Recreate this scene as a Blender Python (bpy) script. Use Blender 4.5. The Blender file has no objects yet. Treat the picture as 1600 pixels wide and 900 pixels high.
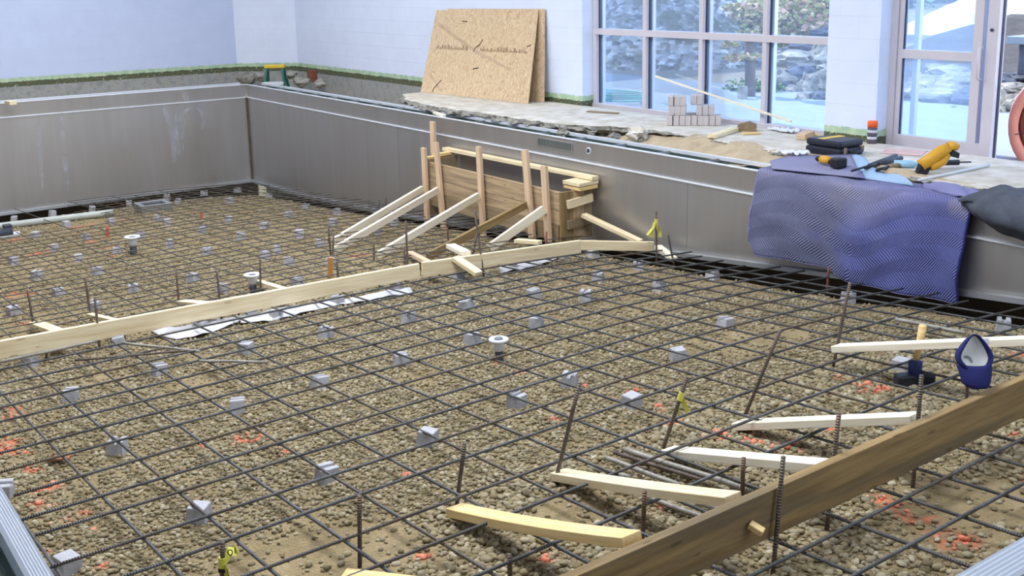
import bpy, bmesh, math, random
import numpy as np
from mathutils import Vector, Matrix, noise as mnoise
random.seed(7); rng = np.random.default_rng(11)
S = bpy.context.scene
COL = S.collection
# ------------------------------------------------------------------ camera
CAMZ = 1.55
YAW, PITCH, ROLL, F, VP = math.radians(144.361), math.radians(12.465), math.radians(1.180), 1700.0, 340.0
def cam_axes():
    cy, sy, cp, sp = math.cos(YAW), math.sin(YAW), math.cos(PITCH), math.sin(PITCH)
    f = Vector((cy*cp, sy*cp, -sp)); r = Vector((sy, -cy, 0)); d = f.cross(r)
    c, s = math.cos(ROLL), math.sin(ROLL)
    return c*r + s*d, -s*r + c*d, f
CR, CD, CF = cam_axes()
cam = bpy.data.cameras.new('camera'); camo = bpy.data.objects.new('camera', cam); COL.objects.link(camo)
camo.matrix_world = Matrix(((CR.x, -CD.x, -CF.x, 0), (CR.y, -CD.y, -CF.y, 0), (CR.z, -CD.z, -CF.z, CAMZ), (0, 0, 0, 1)))
cam.sensor_width = 36; cam.lens = F*36/1600; cam.shift_y = -(450-VP)/1600; cam.clip_start = .05; cam.clip_end = 300
S.camera = camo
# ------------------------------------------------------------------ world, sun, lamps, exposure
vs = S.view_settings; vs.view_transform = 'Standard'; vs.look = 'None'; vs.gamma = 1; vs.use_curve_mapping = False
vs.exposure = 0.38
W = bpy.data.worlds.new('sky'); S.world = W; W.use_nodes = True
nt = W.node_tree; bg = nt.nodes['Background']
sky = nt.nodes.new('ShaderNodeTexSky'); sky.sky_type = 'NISHITA'; sky.sun_disc = False
sky.sun_elevation = math.radians(48); sky.sun_rotation = math.radians(80); sky.air_density = 1.0; sky.dust_density = .6
nt.links.new(sky.outputs[0], bg.inputs[0]); bg.inputs[1].default_value = 0.50
def lamp(name, kind, loc, rot, energy, color, size=None, size_y=None, angle=None):
    l = bpy.data.lights.new(name, kind); o = bpy.data.objects.new(name, l); COL.objects.link(o)
    o.location = loc; o.rotation_euler = rot; l.energy = energy; l.color = color
    if kind == 'AREA':
        l.shape = 'RECTANGLE'; l.size = size; l.size_y = size_y or size
    if angle is not None: l.angle = angle
    return o
sd = Vector((.80, .02, -.62))       # direction the sunlight travels
so = lamp('sun', 'SUN', (0, 30, 30), (0, 0, 0), 4.6, (1, .94, .84), angle=.009)
so.rotation_euler = sd.to_track_quat('-Z', 'Y').to_euler()
for i, (x, y) in enumerate(((-14.5, 3.6), (-9.3, 3.0), (-4.2, 2.6))):
    lamp('ceiling_lamp', 'AREA', (x, y, 4.75), (0, 0, 0), (250, 300, 280)[i], (.93, .96, 1), 3.2, 2.2)
# added area lamp standing in for daylight from the hall's unseen side
lamp('side_daylight_fill', 'AREA', (1.6, 5.2, 2.6), Vector((-1, -.25, -.35)).to_track_quat('-Z', 'Y').to_euler(), 70, (.86, .93, 1), 3.0, 3.0)
# ------------------------------------------------------------------ pixel of the 1600x900 frame -> point on a real plane
def ray(u, v): return CR*((u-800)/F) + CD*((v-VP)/F) + CF
O = Vector((0, 0, CAMZ))
def onz(u, v, z): r = ray(u, v); return O + r*((z-CAMZ)/r.z)
def ony(u, v, y): r = ray(u, v); return O + r*(y/r.y)
def onx(u, v, x): r = ray(u, v); return O + r*(x/r.x)
PA, PB, PC = -1.8734+CAMZ, .07761, .01276
def sag(y): t = min(1, max(0, (y-4)/2.7)); return -.125*t*t
def RB(x, y): return PA + PB*x + PC*y + sag(y)           # height of the reinforcing mat
GD = .092
def onrb(u, v, h=0):
    r = ray(u, v); p = O
    for s in range(4):
        t = (PA + h + (sag(p.y) if s else 0) - CAMZ)/(r.z - PB*r.x - PC*r.y); p = O + r*t
    return p
def ongr(u, v, h=0): return onrb(u, v, h-GD)
XW, YW, YN, XE = -17.0, 6.90, .545, -1.48                     # pool walls
YB, YF = 8.447, 8.649                                        # window wall face, glazing plane
# ------------------------------------------------------------------ materials
def lin(c): return tuple((x/12.92 if x <= .04045 else ((x+.055)/1.055)**2.4) for x in c)
def rgb(r, g, b): return lin((r/255, g/255, b/255))
MATS = {}
class NT:
    def __init__(s, name):
        s.m = bpy.data.materials.new(name); s.m.use_nodes = True; s.t = s.m.node_tree; s.b = s.t.nodes['Principled BSDF']
        s.out = s.t.nodes['Material Output']; MATS[name] = s.m
    def n(s, kind, **kw):
        x = s.t.nodes.new('ShaderNode'+kind)
        for k, v in kw.items():
            if k.startswith('i_'): x.inputs[k[2:].replace('_', ' ')].default_value = v
            else: setattr(x, k, v)
        return x
    def l(s, a, b): s.t.links.new(a, b)
    def math(s, op, a, b=None, c=None):
        x = s.n('Math', operation=op)
        for i, q in enumerate((a, b, c)):
            if q is None: continue
            if isinstance(q, (int, float)): x.inputs[i].default_value = q
            else: s.l(q, x.inputs[i])
        return x.outputs[0]
    def coord(s, scale=(1, 1, 1), kind='Object'):
        tc = s.n('TexCoord'); mp = s.n('Mapping'); mp.inputs['Scale'].default_value = scale
        s.l(tc.outputs[kind], mp.inputs['Vector']); return mp.outputs[0]
    def noise(s, scale, vec=None, detail=4, rough=.6):
        x = s.n('TexNoise'); x.inputs['Scale'].default_value = scale; x.inputs['Detail'].default_value = detail; x.inputs['Roughness'].default_value = rough
        if vec is not None: s.l(vec, x.inputs['Vector'])
        return x.outputs['Fac']
    def ramp(s, fac, stops):
        x = s.n('ValToRGB'); e = x.color_ramp.elements
        while len(e) < len(stops): e.new(.5)
        for q, (p, c) in zip(e, stops): q.position = p; q.color = (*c[:3], 1)
        s.l(fac, x.inputs[0]); return x.outputs[0]
    def mix(s, fac, a, b):
        x = s.n('Mix', data_type='RGBA')
        for i, q in ((0, fac), (6, a), (7, b)):
            if isinstance(q, (int, float)): x.inputs[i].default_value = q
            elif isinstance(q, tuple): x.inputs[i].default_value = (*q[:3], 1)
            else: s.l(q, x.inputs[i])
        return x.outputs[2]
    def bump(s, h, dist=.01, strength=1.0, prev=None):
        x = s.n('Bump'); x.inputs['Distance'].default_value = dist; x.inputs['Strength'].default_value = strength
        s.l(h, x.inputs['Height'])
        if prev is not None: s.l(prev, x.inputs['Normal'])
        return x.outputs[0]
    def done(s, col=None, rough=None, metal=None, normal=None, spec=None):
        for k, v in (('Base Color', col), ('Roughness', rough), ('Metallic', metal), ('Normal', normal), ('Specular IOR Level', spec)):
            if v is None: continue
            if isinstance(v, (int, float)): s.b.inputs[k].default_value = v
            elif isinstance(v, tuple): s.b.inputs[k].default_value = (*v[:3], 1)
            else: s.l(v, s.b.inputs[k])
        return s.m
def sc(c, k): return tuple(min(1, x*k) for x in c)
def pmat(name, col, rough=.6, metal=0, var=.18, scale=9, bump=0, bscale=60, stretch=(1, 1, 1), col2=None, spec=.4):
    t = NT(name); v = t.coord(stretch)
    c = t.ramp(t.noise(scale, v), [(.3, sc(col, 1-var)), (.7, col2 or sc(col, 1+var))])
    nrm = t.bump(t.noise(bscale, v), bump) if bump else None
    return t.done(c, rough, metal, nrm, spec)
def wood(name, c1, c2, c3=None, k=1):
    t = NT(name); v = t.coord((1.1, 17, 17)); oi = t.n('ObjectInfo')
    ad = t.n('VectorMath', operation='ADD'); t.l(v, ad.inputs[0])
    cm = t.n('CombineXYZ'); t.l(t.math('MULTIPLY', oi.outputs['Random'], 40), cm.inputs[0]); t.l(t.math('MULTIPLY', oi.outputs['Random'], 90), cm.inputs[1]); t.l(cm.outputs[0], ad.inputs[1])
    n1 = t.noise(2.2, ad.outputs[0], 5, .65)
    c = t.ramp(n1, [(.3, c1), (.62, c2)])
    if c3: c = t.mix(t.math('MULTIPLY', t.ramp(t.noise(.9, ad.outputs[0], 3), [(.48, (0, 0, 0)), (.66, (1, 1, 1))]), .75), c, c3)
    kn = t.n('TexVoronoi'); kn.inputs['Scale'].default_value = 2.6
    v2 = t.coord((1.3, 4.5, 4.5)); t.l(v2, kn.inputs['Vector'])
    c = t.mix(t.math('MULTIPLY', t.math('LESS_THAN', kn.outputs['Distance'], .10), .5), c, sc(c1, .45))
    return t.done(c, .75, 0, t.bump(n1, .0015), .25)
M_PINE = wood('fresh_pine', rgb(214, 192, 150), rgb(236, 222, 188))
M_PINEW = wood('pale_pine', rgb(226, 214, 186), rgb(243, 236, 216))
M_PINEY = wood('yellow_pine', rgb(214, 180, 118), rgb(238, 212, 156))
M_FORM = wood('used_form_board', rgb(158, 134, 104), rgb(190, 166, 132), rgb(128, 112, 92))
M_PINK = wood('pinkish_pine', rgb(196, 164, 132), rgb(220, 194, 164))
M_DIRTY = wood('stained_shaded_board', rgb(120, 98, 66), rgb(156, 132, 90), rgb(104, 94, 76))  # brown stain tone, darkened further for the big board's shaded front
M_GREYW = wood('weathered_board', rgb(120, 104, 82), rgb(150, 132, 104))
M_ORANGEW = wood('orange_stake_wood', rgb(166, 110, 50), rgb(196, 140, 76))
def rebar_mat(name, c1, c2, rust):
    t = NT(name); v = t.coord(); oi = t.n('ObjectInfo'); tc = t.n('TexCoord'); sx = t.n('SeparateXYZ'); t.l(tc.outputs['Object'], sx.inputs[0])
    ad = t.n('VectorMath', operation='ADD'); t.l(v, ad.inputs[0]); cm = t.n('CombineXYZ'); t.l(t.math('MULTIPLY', oi.outputs['Random'], 60), cm.inputs[1]); t.l(cm.outputs[0], ad.inputs[1])
    c = t.ramp(t.noise(6, ad.outputs[0]), [(.35, c1), (.65, c2)])
    c = t.mix(t.ramp(t.noise(1.1, ad.outputs[0], 3), [(.5, (0, 0, 0)), (.72, (1, 1, 1))]), c, rust)
    w = t.math('SINE', t.math('MULTIPLY', sx.outputs[0], 2*math.pi/.011))
    return t.done(c, .5, .35, t.bump(w, .0012), .5)
M_BAR = rebar_mat('mat_rebar_steel', rgb(68, 69, 70), rgb(100, 102, 104), rgb(98, 82, 66))
M_DBAR = rebar_mat('deep_mat_steel', rgb(84, 82, 78), rgb(112, 108, 102), rgb(104, 86, 68))
M_STK = rebar_mat('rusty_stake_steel', rgb(84, 74, 66), rgb(112, 100, 90), rgb(120, 92, 70))
M_RUST = rebar_mat('red_rust_steel', rgb(110, 66, 52), rgb(140, 88, 68), rgb(104, 60, 46))
M_GBAR = rebar_mat('dusty_grey_steel', rgb(140, 136, 128), rgb(170, 166, 156), rgb(128, 112, 96))
M_DOBIE = pmat('grey_concrete_block', rgb(172, 172, 178), .85, 0, .14, 14, .003, 80)
def steel(name, base, rough=.36, streak=True):
    t = NT(name); v = t.coord((3, 3, .22)); n1 = t.noise(2.4, v, 5, .6); n2 = t.noise(.8, t.coord((1, 1, 1)), 3)
    c = t.ramp(n1, [(.3, sc(base, .95)), (.7, sc(base, 1.05))])
    c = t.mix(t.math('MULTIPLY', t.ramp(n2, [(.45, (0, 0, 0)), (.8, (1, 1, 1))]), .35), c, tuple(a*b for a, b in zip(base, (.86, .76, .62))))
    r = t.math('ADD', t.math('MULTIPLY', n1, .08), rough-.04)
    return t.done(c, r, .92, t.bump(t.noise(1.2, t.coord()), .004))
M_STEEL = steel('brushed_pool_steel', (.54, .53, .53), .44)
M_LIP = pmat('bright_steel_edge', (.80, .83, .90), .34, .35, .03, 5)
M_RAILM = pmat('grooved_steel_lip', (.46, .50, .57), .36, .4, .05, 5)
M_CHAN = steel('dull_gutter_steel', (.16, .21, .20), .5)
M_FLANGE = steel('galvanised_flange', (.42, .44, .46), .5)
M_ALU = pmat('anodised_aluminium', rgb(206, 200, 208), .45, 0, .03, 4)
M_GASKET = pmat('dark_gasket', rgb(58, 62, 84), .6)
def glass(name, tint, haze, hz):  # bluish haze of reflections is mixed in as diffuse and translucent colour
    t = NT(name); tr = t.n('BsdfTransparent'); tr.inputs[0].default_value = (*tint, 1); gl = t.n('BsdfGlossy'); gl.inputs['Roughness'].default_value = .02
    df = t.n('BsdfTranslucent'); df.inputs[0].default_value = (*hz, 1); fr = t.n('Fresnel'); fr.inputs[0].default_value = 1.45
    d2 = t.n('BsdfDiffuse'); d2.inputs[0].default_value = (*hz, 1); ds = t.n('AddShader'); t.l(df.outputs[0], ds.inputs[0]); t.l(d2.outputs[0], ds.inputs[1])
    m1 = t.n('MixShader'); m2 = t.n('MixShader')
    m1.inputs[0].default_value = haze; t.l(tr.outputs[0], m1.inputs[1]); t.l(ds.outputs[0], m1.inputs[2])
    t.l(t.math('MULTIPLY', fr.outputs[0], .6), m2.inputs[0]); t.l(m1.outputs[0], m2.inputs[1]); t.l(gl.outputs[0], m2.inputs[2]); t.l(m2.outputs[0], t.out.inputs[0])
    return t.m
M_GLASS = glass('window_glass', (.88, .94, 1.0), .045, (.62, .78, 1.0))
M_DGLASS = glass('door_glass_painted_haze', (.84, .92, 1.0), .13, (.60, .76, 1.0))
def wallmat(name, axis, base):
    t = NT(name); tc = t.n('TexCoord'); sx = t.n('SeparateXYZ'); t.l(tc.outputs['Object'], sx.inputs[0])
    X = sx.outputs[axis]; Z = sx.outputs[2]
    cm = t.n('CombineXYZ'); t.l(X, cm.inputs[0]); t.l(t.math('SUBTRACT', Z, .122), cm.inputs[1])
    br = t.n('TexBrick'); br.inputs['Scale'].default_value = 1; br.inputs['Brick Width'].default_value = .406; br.inputs['Row Height'].default_value = .203
    br.inputs['Mortar Size'].default_value = .003; br.inputs['Mortar Smooth'].default_value = .4
    for k in ('Color1', 'Color2'): br.inputs[k].default_value = (1, 1, 1, 1)
    br.inputs['Mortar'].default_value = (0, 0, 0, 1); t.l(cm.outputs[0], br.inputs['Vector'])
    n = t.noise(3, t.coord()); nf = t.noise(9, t.coord(), 5, .7); ns = t.noise(38, t.coord(), 4)
    paint = t.mix(t.math('MULTIPLY', br.outputs['Fac'], .07), t.ramp(n, [(.3, sc(base, .97)), (.7, sc(base, 1.03))]), sc(base, .7))
    green = t.ramp(nf, [(.35, rgb(150, 186, 160)), (.65, rgb(196, 212, 176))])
    zz = t.math('ADD', Z, t.math('MULTIPLY', t.math('SUBTRACT', nf, .5), .05))
    c = t.mix(t.math('LESS_THAN', zz, .115), paint, green)
    dk = t.math('MULTIPLY', t.math('LESS_THAN', t.math('ABSOLUTE', t.math('SUBTRACT', zz, .012)), .042), t.math('GREATER_THAN', ns, .37))
    c = t.mix(t.math('MULTIPLY', dk, .9), c, rgb(66, 62, 34))
    conc = t.ramp(nf, [(.3, rgb(126, 130, 130)), (.55, rgb(160, 162, 160)), (.75, rgb(150, 132, 108))])
    c = t.mix(t.math('LESS_THAN', zz, -.03), c, conc)
    nr = t.bump(br.outputs['Fac'], -.002, .7); nr = t.bump(ns, .0015, 1, nr)
    return t.done(c, .55, 0, nr, .35)
M_WX = wallmat('painted_block_wall_lit', 0, (.72, .79, .95))  # wall paint made paler, light near the window put into the colour
M_WY = wallmat('painted_block_wall_dim', 1, (.56, .64, .86))  # same paint made darker and bluer for the dimmer left side
M_CEIL = pmat('white_ceiling', (.72, .74, .77), .8)
M_DECK = pmat('old_deck_concrete', rgb(198, 188, 170), .9, 0, .12, 5, .004, 60, col2=rgb(224, 220, 212))
M_BANK = pmat('sandy_soil_bank', rgb(188, 170, 142), .95, 0, .18, 7, .012, 45)
M_RUBBLE = pmat('broken_concrete', rgb(128, 124, 112), .95, 0, .3, 16, .02, 40, col2=rgb(176, 174, 166))
def groundmat():
    t = NT('gravelly_soil'); v = t.coord()
    a = t.n('Attribute', attribute_name='paint'); g = t.n('Attribute', attribute_name='grav')
    vo = t.n('TexVoronoi'); vo.inputs['Scale'].default_value = 55; t.l(v, vo.inputs['Vector'])
    sand = t.ramp(t.noise(3.5, v, 6, .65), [(.3, rgb(128, 112, 82)), (.55, rgb(153, 136, 103)), (.75, rgb(174, 157, 126))])
    pit = t.ramp(vo.outputs['Color'], [(.0, rgb(104, 92, 66)), (.5, rgb(132, 118, 88)), (1, rgb(158, 144, 114))])
    c = t.mix(g.outputs['Fac'], sand, pit)
    c = t.mix(t.math('MULTIPLY', a.outputs['Fac'], .6), c, rgb(226, 118, 88))
    nr = t.bump(vo.outputs['Distance'], -.012, .8); nr = t.bump(t.noise(28, v, 5, .7), .012, .8, nr)
    return t.done(c, .95, 0, nr, .2)
M_GROUND = groundmat()
def pebmat():
    t = NT('river_pebbles'); a = t.n('Attribute', attribute_name='paint'); geo = t.n('NewGeometry')
    c = t.ramp(geo.outputs['Random Per Island'], [(0, rgb(120, 109, 82)), (.3, rgb(142, 130, 101)), (.55, rgb(158, 146, 116)), (.8, rgb(150, 143, 121)), (.95, rgb(184, 175, 150))])
    c = t.mix(t.math('MULTIPLY', t.noise(60, t.coord()), .3), c, rgb(120, 98, 64))
    c = t.mix(t.math('MULTIPLY', a.outputs['Fac'], .68), c, rgb(250, 134, 108))
    return t.done(c, .8, 0, None, .3)
M_PEB = pebmat()
# ------------------------------------------------------------------ mesh builder
class MB:
    def __init__(s): s.v = []; s.f = []
    def add(s, vs, fs, M=None):
        b = len(s.v); s.v += [tuple(M @ Vector(p)) if M is not None else tuple(p) for p in vs]; s.f += [tuple(b+i for i in f) for f in fs]; return s
    def box(s, c, d, M=None):
        x, y, z = c; a, b, e = d[0]/2, d[1]/2, d[2]/2
        vs = [(x+i*a, y+j*b, z+k*e) for i in (-1, 1) for j in (-1, 1) for k in (-1, 1)]
        return s.add(vs, [(0, 1, 3, 2), (4, 6, 7, 5), (0, 4, 5, 1), (2, 3, 7, 6), (0, 2, 6, 4), (1, 5, 7, 3)], M)
    def hexa(s, lo, hi, M=None):      # two quads, same winding
        return s.add(list(lo)+list(hi), [(3, 2, 1, 0), (4, 5, 6, 7), (0, 1, 5, 4), (1, 2, 6, 5), (2, 3, 7, 6), (3, 0, 4, 7)], M)
    def prism(s, poly, vec, M=None):
        n = len(poly); vec = Vector(vec); vs = [Vector(p) for p in poly]; vs += [p+vec for p in vs[:n]]
        return s.add(vs, [tuple(range(n))[::-1], tuple(range(n, 2*n))]+[(i, (i+1) % n, n+(i+1) % n, n+i) for i in range(n)], M)
    def tube(s, pts, r, n=8, cap=True, M=None):
        pts = [Vector(p) for p in pts]; rs = r if isinstance(r, (list, tuple)) else [r]*len(pts); vs = []; fs = []
        ref = None
        for i, p in enumerate(pts):
            d = (pts[min(i+1, len(pts)-1)]-pts[max(i-1, 0)]).normalized()
            if ref is None: ref = Vector((0, 0, 1)) if abs(d.z) < .9 else Vector((1, 0, 0))
            a = d.cross(ref).normalized(); b = a.cross(d).normalized(); ref = b
            vs += [p + a*(rs[i]*math.cos(2*math.pi*k/n)) + b*(rs[i]*math.sin(2*math.pi*k/n)) for k in range(n)]
        for i in range(len(pts)-1):
            fs += [(i*n+k, i*n+(k+1) % n, (i+1)*n+(k+1) % n, (i+1)*n+k) for k in range(n)]
        if cap: fs += [tuple(range(n))[::-1], tuple(range((len(pts)-1)*n, len(pts)*n))]
        return s.add(vs, fs, M)
    def lathe(s, prof, n=20, M=None):
        vs = []; fs = []
        for (r, z) in prof: vs += [(r*math.cos(2*math.pi*k/n), r*math.sin(2*math.pi*k/n), z) for k in range(n)]
        for i in range(len(prof)-1): fs += [(i*n+k, i*n+(k+1) % n, (i+1)*n+(k+1) % n, (i+1)*n+k) for k in range(n)]
        fs += [tuple(range(n))[::-1], tuple(range((len(prof)-1)*n, len(prof)*n))]
        return s.add(vs, fs, M)
    def grid(s, P):                  # rows of points
        n = len(P[0]); vs = [p for r in P for p in r]
        return s.add(vs, [(i*n+j, i*n+j+1, (i+1)*n+j+1, (i+1)*n+j) for i in range(len(P)-1) for j in range(n-1)])
    def blob(s, c, r, sub=2, amp=.18, seed=0, freq=1.3, M=None):
        vs, fs = ICO[sub]; q = []
        for p in vs:
            k = 1 + amp*mnoise.noise(Vector(p)*freq + Vector((seed*3.1, seed*1.7, seed))) + amp*.5*mnoise.noise(Vector(p)*freq*2.7 + Vector((seed, seed*2.3, 5)))
            q.append((c[0]+p[0]*r[0]*k, c[1]+p[1]*r[1]*k, c[2]+p[2]*r[2]*k))
        return s.add(q, fs, M)
    def build(s, name, mat=None, parent=None, bevel=0, smooth=False, loc=None, M=None, seg=2):
        me = bpy.data.meshes.new(name); me.from_pydata([tuple(p) for p in s.v], [], s.f); me.update()
        bm = bmesh.new(); bm.from_mesh(me); bmesh.ops.recalc_face_normals(bm, faces=bm.faces); bm.to_mesh(me); bm.free()
        if smooth:
            for p in me.polygons: p.use_smooth = True
        o = bpy.data.objects.new(name, me); COL.objects.link(o)
        if mat: me.materials.append(mat)
        if parent: o.parent = parent
        if loc is not None: o.location = loc
        if M is not None: o.matrix_local = M
        if bevel:
            b = o.modifiers.new('bevel', 'BEVEL'); b.width = bevel; b.segments = seg; b.limit_method = 'ANGLE'; b.angle_limit = .7
        return o
ICO = {}
for k in (1, 2, 3, 4):
    bm = bmesh.new(); bmesh.ops.create_icosphere(bm, subdivisions=k, radius=1)
    ICO[k] = ([tuple(v.co) for v in bm.verts], [tuple(v.index for v in f.verts) for f in bm.faces]); bm.free()
def tag(o, label, cat, group=None):
    o['label'] = label; o['category'] = cat
    if group: o['group'] = group
    return o
def thing(name, label, cat, loc=(0, 0, 0), rotz=0, group=None):
    o = bpy.data.objects.new(name, None); COL.objects.link(o); o.location = loc; o.rotation_euler = (0, 0, rotz); o.empty_display_size = .1
    return tag(o, label, cat, group)
def struct(o): o['kind'] = 'structure'; return o
def frame(p0, p1, up=(0, 0, 1)):
    p0, p1, up = Vector(p0), Vector(p1), Vector(up); x = (p1-p0).normalized(); y = up.cross(x).normalized(); z = x.cross(y)
    c = (p0+p1)/2
    return Matrix(((x.x, y.x, z.x, c.x), (x.y, y.y, z.y, c.y), (x.z, y.z, z.z, c.z), (0, 0, 0, 1))), (p1-p0).length
def lumber(name, p0, p1, w, t, mat, label, cat, up=(0, 0, 1), group=None, parent=None, bev=.003, bow=0):
    """a board between two end-centre points; w across, t along up"""
    M, L = frame(p0, p1, up); b = MB(); n = 9 if bow else 2
    P = []
    for i in range(n):
        s = i/(n-1); q = bow*(1-(2*s-1)**2)
        P.append([((s-.5)*L, -w/2, -t/2+q), ((s-.5)*L, w/2, -t/2+q), ((s-.5)*L, w/2, t/2+q), ((s-.5)*L, -w/2, t/2+q)])
    vs = [p for r in P for p in r]; fs = [(0, 1, 2, 3), tuple((n-1)*4+k for k in (3, 2, 1, 0))]
    for i in range(n-1): fs += [(i*4+k, i*4+(k+1) % 4, (i+1)*4+(k+1) % 4, (i+1)*4+k) for k in range(4)]
    b.add(vs, fs); o = b.build(name, mat, parent, bevel=bev, M=M)
    if label: tag(o, label, cat, group)
    return o
def bar(name, p0, p1, r, mat, label, cat, group=None, n=8, wob=.004, seg=14, parent=None, zf=None):
    M, L = frame(p0, p1, (0, 0, 1) if abs((Vector(p1)-Vector(p0)).normalized().z) < .9 else (1, 0, 0)); Mi = M.inverted()
    a, c = random.uniform(0, 6), random.uniform(0, 6); pts = []
    for i in range(seg+1):
        s = i/seg; p = Vector(p0).lerp(Vector(p1), s)
        if zf: p.z = zf(p.x, p.y)
        q = Mi @ p; k = math.sin(s*math.pi)
        pts.append((q.x, q.y+wob*k*math.sin(a+s*7), q.z+wob*.6*k*math.sin(c+s*5)))
    o = MB().tube(pts, r, n).build(name, mat, parent, smooth=True, M=M)
    if label: tag(o, label, cat, group)
    return o
ORD = ['', 'first', 'second', 'third', 'fourth', 'fifth', 'sixth', 'seventh', 'eighth', 'ninth', 'tenth', 'eleventh', 'twelfth', 'thirteenth', 'fourteenth', 'fifteenth', 'sixteenth', 'seventeenth', 'eighteenth', 'nineteenth', 'twentieth']
def nth(i):
    if i < len(ORD): return ORD[i]
    return 'twenty-' + ORD[i-20] if i < 30 else ('thirtieth' if i == 30 else 'thirty-' + ORD[i-30] if i < 40 else 'fortieth')
# value noise on arrays
def vnoise(x, y, seed=0):
    xi, yi = np.floor(x).astype(int), np.floor(y).astype(int); fx, fy = x-xi, y-yi
    fx = fx*fx*(3-2*fx); fy = fy*fy*(3-2*fy)
    def h(i, j):
        n = (i*374761393 + j*668265263 + seed*1442695041) & 0x7fffffff; n = ((n ^ (n >> 13))*1274126177) & 0x7fffffff
        return ((n ^ (n >> 16)) & 0xffff)/65535.0
    return (h(xi, yi)*(1-fx)+h(xi+1, yi)*fx)*(1-fy) + (h(xi, yi+1)*(1-fx)+h(xi+1, yi+1)*fx)*fy
def fbm(x, y, f, seed=0, o=4):
    s = 0; a = .5
    for k in range(o): s = s + a*(vnoise(x*f, y*f, seed+k)-.5)*2; f *= 2.07; a *= .5
    return s
def meshnp(name, V, Fq, mat, attrs=None, smooth=True):
    me = bpy.data.meshes.new(name); n = Fq.shape[1]
    me.vertices.add(len(V)); me.vertices.foreach_set('co', V.astype(np.float32).ravel())
    me.loops.add(Fq.size); me.loops.foreach_set('vertex_index', Fq.astype(np.int32).ravel())
    me.polygons.add(len(Fq)); me.polygons.foreach_set('loop_start', np.arange(0, Fq.size, n, dtype=np.int32))
    me.update(calc_edges=True)
    if smooth: me.polygons.foreach_set('use_smooth', np.ones(len(Fq), dtype=bool))
    for k, a in (attrs or {}).items():
        at = me.attributes.new(k, 'FLOAT', 'POINT'); at.data.foreach_set('value', a.astype(np.float32))
    me.materials.append(mat); o = bpy.data.objects.new(name, me); COL.objects.link(o); return o
# ================================================================== STRUCTURE
# --- floor of the pool: soil bed sloping to the deep end
px_paint = [(20,650,.10),(15,690,.10),(32,708,.09),(55,732,.08),(72,765,.10),(67,790,.09),(122,807,.07),(95,821,.06),(149,832,.04),(160,887,.05),(70,867,.04),(127,892,.03),
 (315,696,.05),(388,686,.13),(422,695,.06),(447,707,.05),(635,741,.06),(700,706,.04),(660,867,.05),(777,568,.05),(810,581,.07),(916,606,.07),(992,616,.07),(965,622,.05),(1022,637,.07),(1032,647,.06),(865,660,.05),(1050,662,.08),
 (1125,685,.10),(1172,692,.12),(1030,795,.05),(855,869,.05),(1360,606,.16),(1594,556,.10),(1437,482,.08),(1482,482,.10),(1410,462,.08),(1295,672,.07),(1230,700,.12),(1375,780,.07),(1407,797,.10),(1432,810,.10),(1455,825,.08),(1495,847,.12),(1592,750,.07),(1592,685,.07),(1310,595,.05),
 (195,344,.16),(120,356,.18),(140,351,.12),(170,385,.14),(145,377,.16),(370,394,.06),(17,376,.20),(217,394,.06),(28,461,.20),(255,340,.10),(170,372,.06),(560,400,.14),(180,400,.08),(60,395,.2),(335,300,.1),(20,640,.08),(8,705,.1),(300,330,.1),(40,505,.12)]
BL = [(ongr(u, v), r) for u, v, r in px_paint]
px_sand = [(1150,535,.42),(1010,480,.45),(1100,440,.6),(1250,445,.6),(1380,475,.6),(1500,490,.45),(900,450,.35),(470,880,.40),(560,860,.35),(900,800,.22),(300,600,.22),(160,590,.22),(690,415,.4),(960,420,.5),(1530,490,.3),(1480,790,.35),(1560,800,.3),(1240,520,.25),(660,590,.18),(300,560,.2)]
SD = [(ongr(u, v), r) for u, v, r in px_sand]
def gravelness(x, y):
    g = np.clip(.9+1.1*fbm(x, y, 1.3, 5), 0, 1)
    for p, r in SD: g = g*(1-np.exp(-(((x-p.x)**2+(y-p.y)**2)/(r*r))**1.5)*.95)
    far = np.clip((-7.6-x)/.8, 0, 1); gp = ongr(230, 440)
    g = g*(1-.72*far) + far*.6*np.exp(-((x-gp.x)**2+((y-gp.y)*1.1)**2)/1.2)
    return np.clip(g, 0, 1)
def paintness(x, y):
    p = np.zeros_like(x); w = vnoise(x*26, y*26, 9)
    for c, r in BL: p = np.maximum(p, np.clip(1.2-((x-c.x)**2+(y-c.y)**2)/(r*r)*1.7, 0, 1)*(w > .42))
    return p
def zground(x, y):
    sg = np.clip((y-4)/2.7, 0, 1); sg = -.125*sg*sg
    z = PA+PB*x+PC*y+sg-GD + .022*fbm(x, y, 1.7, 3) + .010*fbm(x, y, 7, 8, 3)
    t1 = np.clip((y-(YW-.40+.05*fbm(x, y, 3, 2)))/.14, 0, 1); t2 = np.clip(((XW+.46+.06*fbm(x, y, 3, 6))-x)/.16, 0, 1)
    d1 = np.clip((y-5.9)/.7, 0, 1)*np.clip((-3.-x)/3, .35, 1); d2 = np.clip((-15.5-x)/1.0, 0, 1)
    return z - .38*np.maximum(t1, t2) - .085*np.maximum(.4*d1*d1, d2)
gx = np.arange(XW-.62, XE+.12, .034); gy = np.arange(YN-.12, YW+.66, .034)
X, Y = np.meshgrid(gx, gy, indexing='ij'); nx, ny = X.shape
Z = zground(X, Y); I = np.arange(nx*ny).reshape(nx, ny)
Fq = np.stack([I[:-1, :-1], I[1:, :-1], I[1:, 1:], I[:-1, 1:]], -1).reshape(-1, 4)
fl = meshnp('floor', np.stack([X, Y, Z], -1).reshape(-1, 3), Fq, M_GROUND, {'paint': paintness(X, Y).ravel(), 'grav': gravelness(X, Y).ravel()})
struct(fl)
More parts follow.
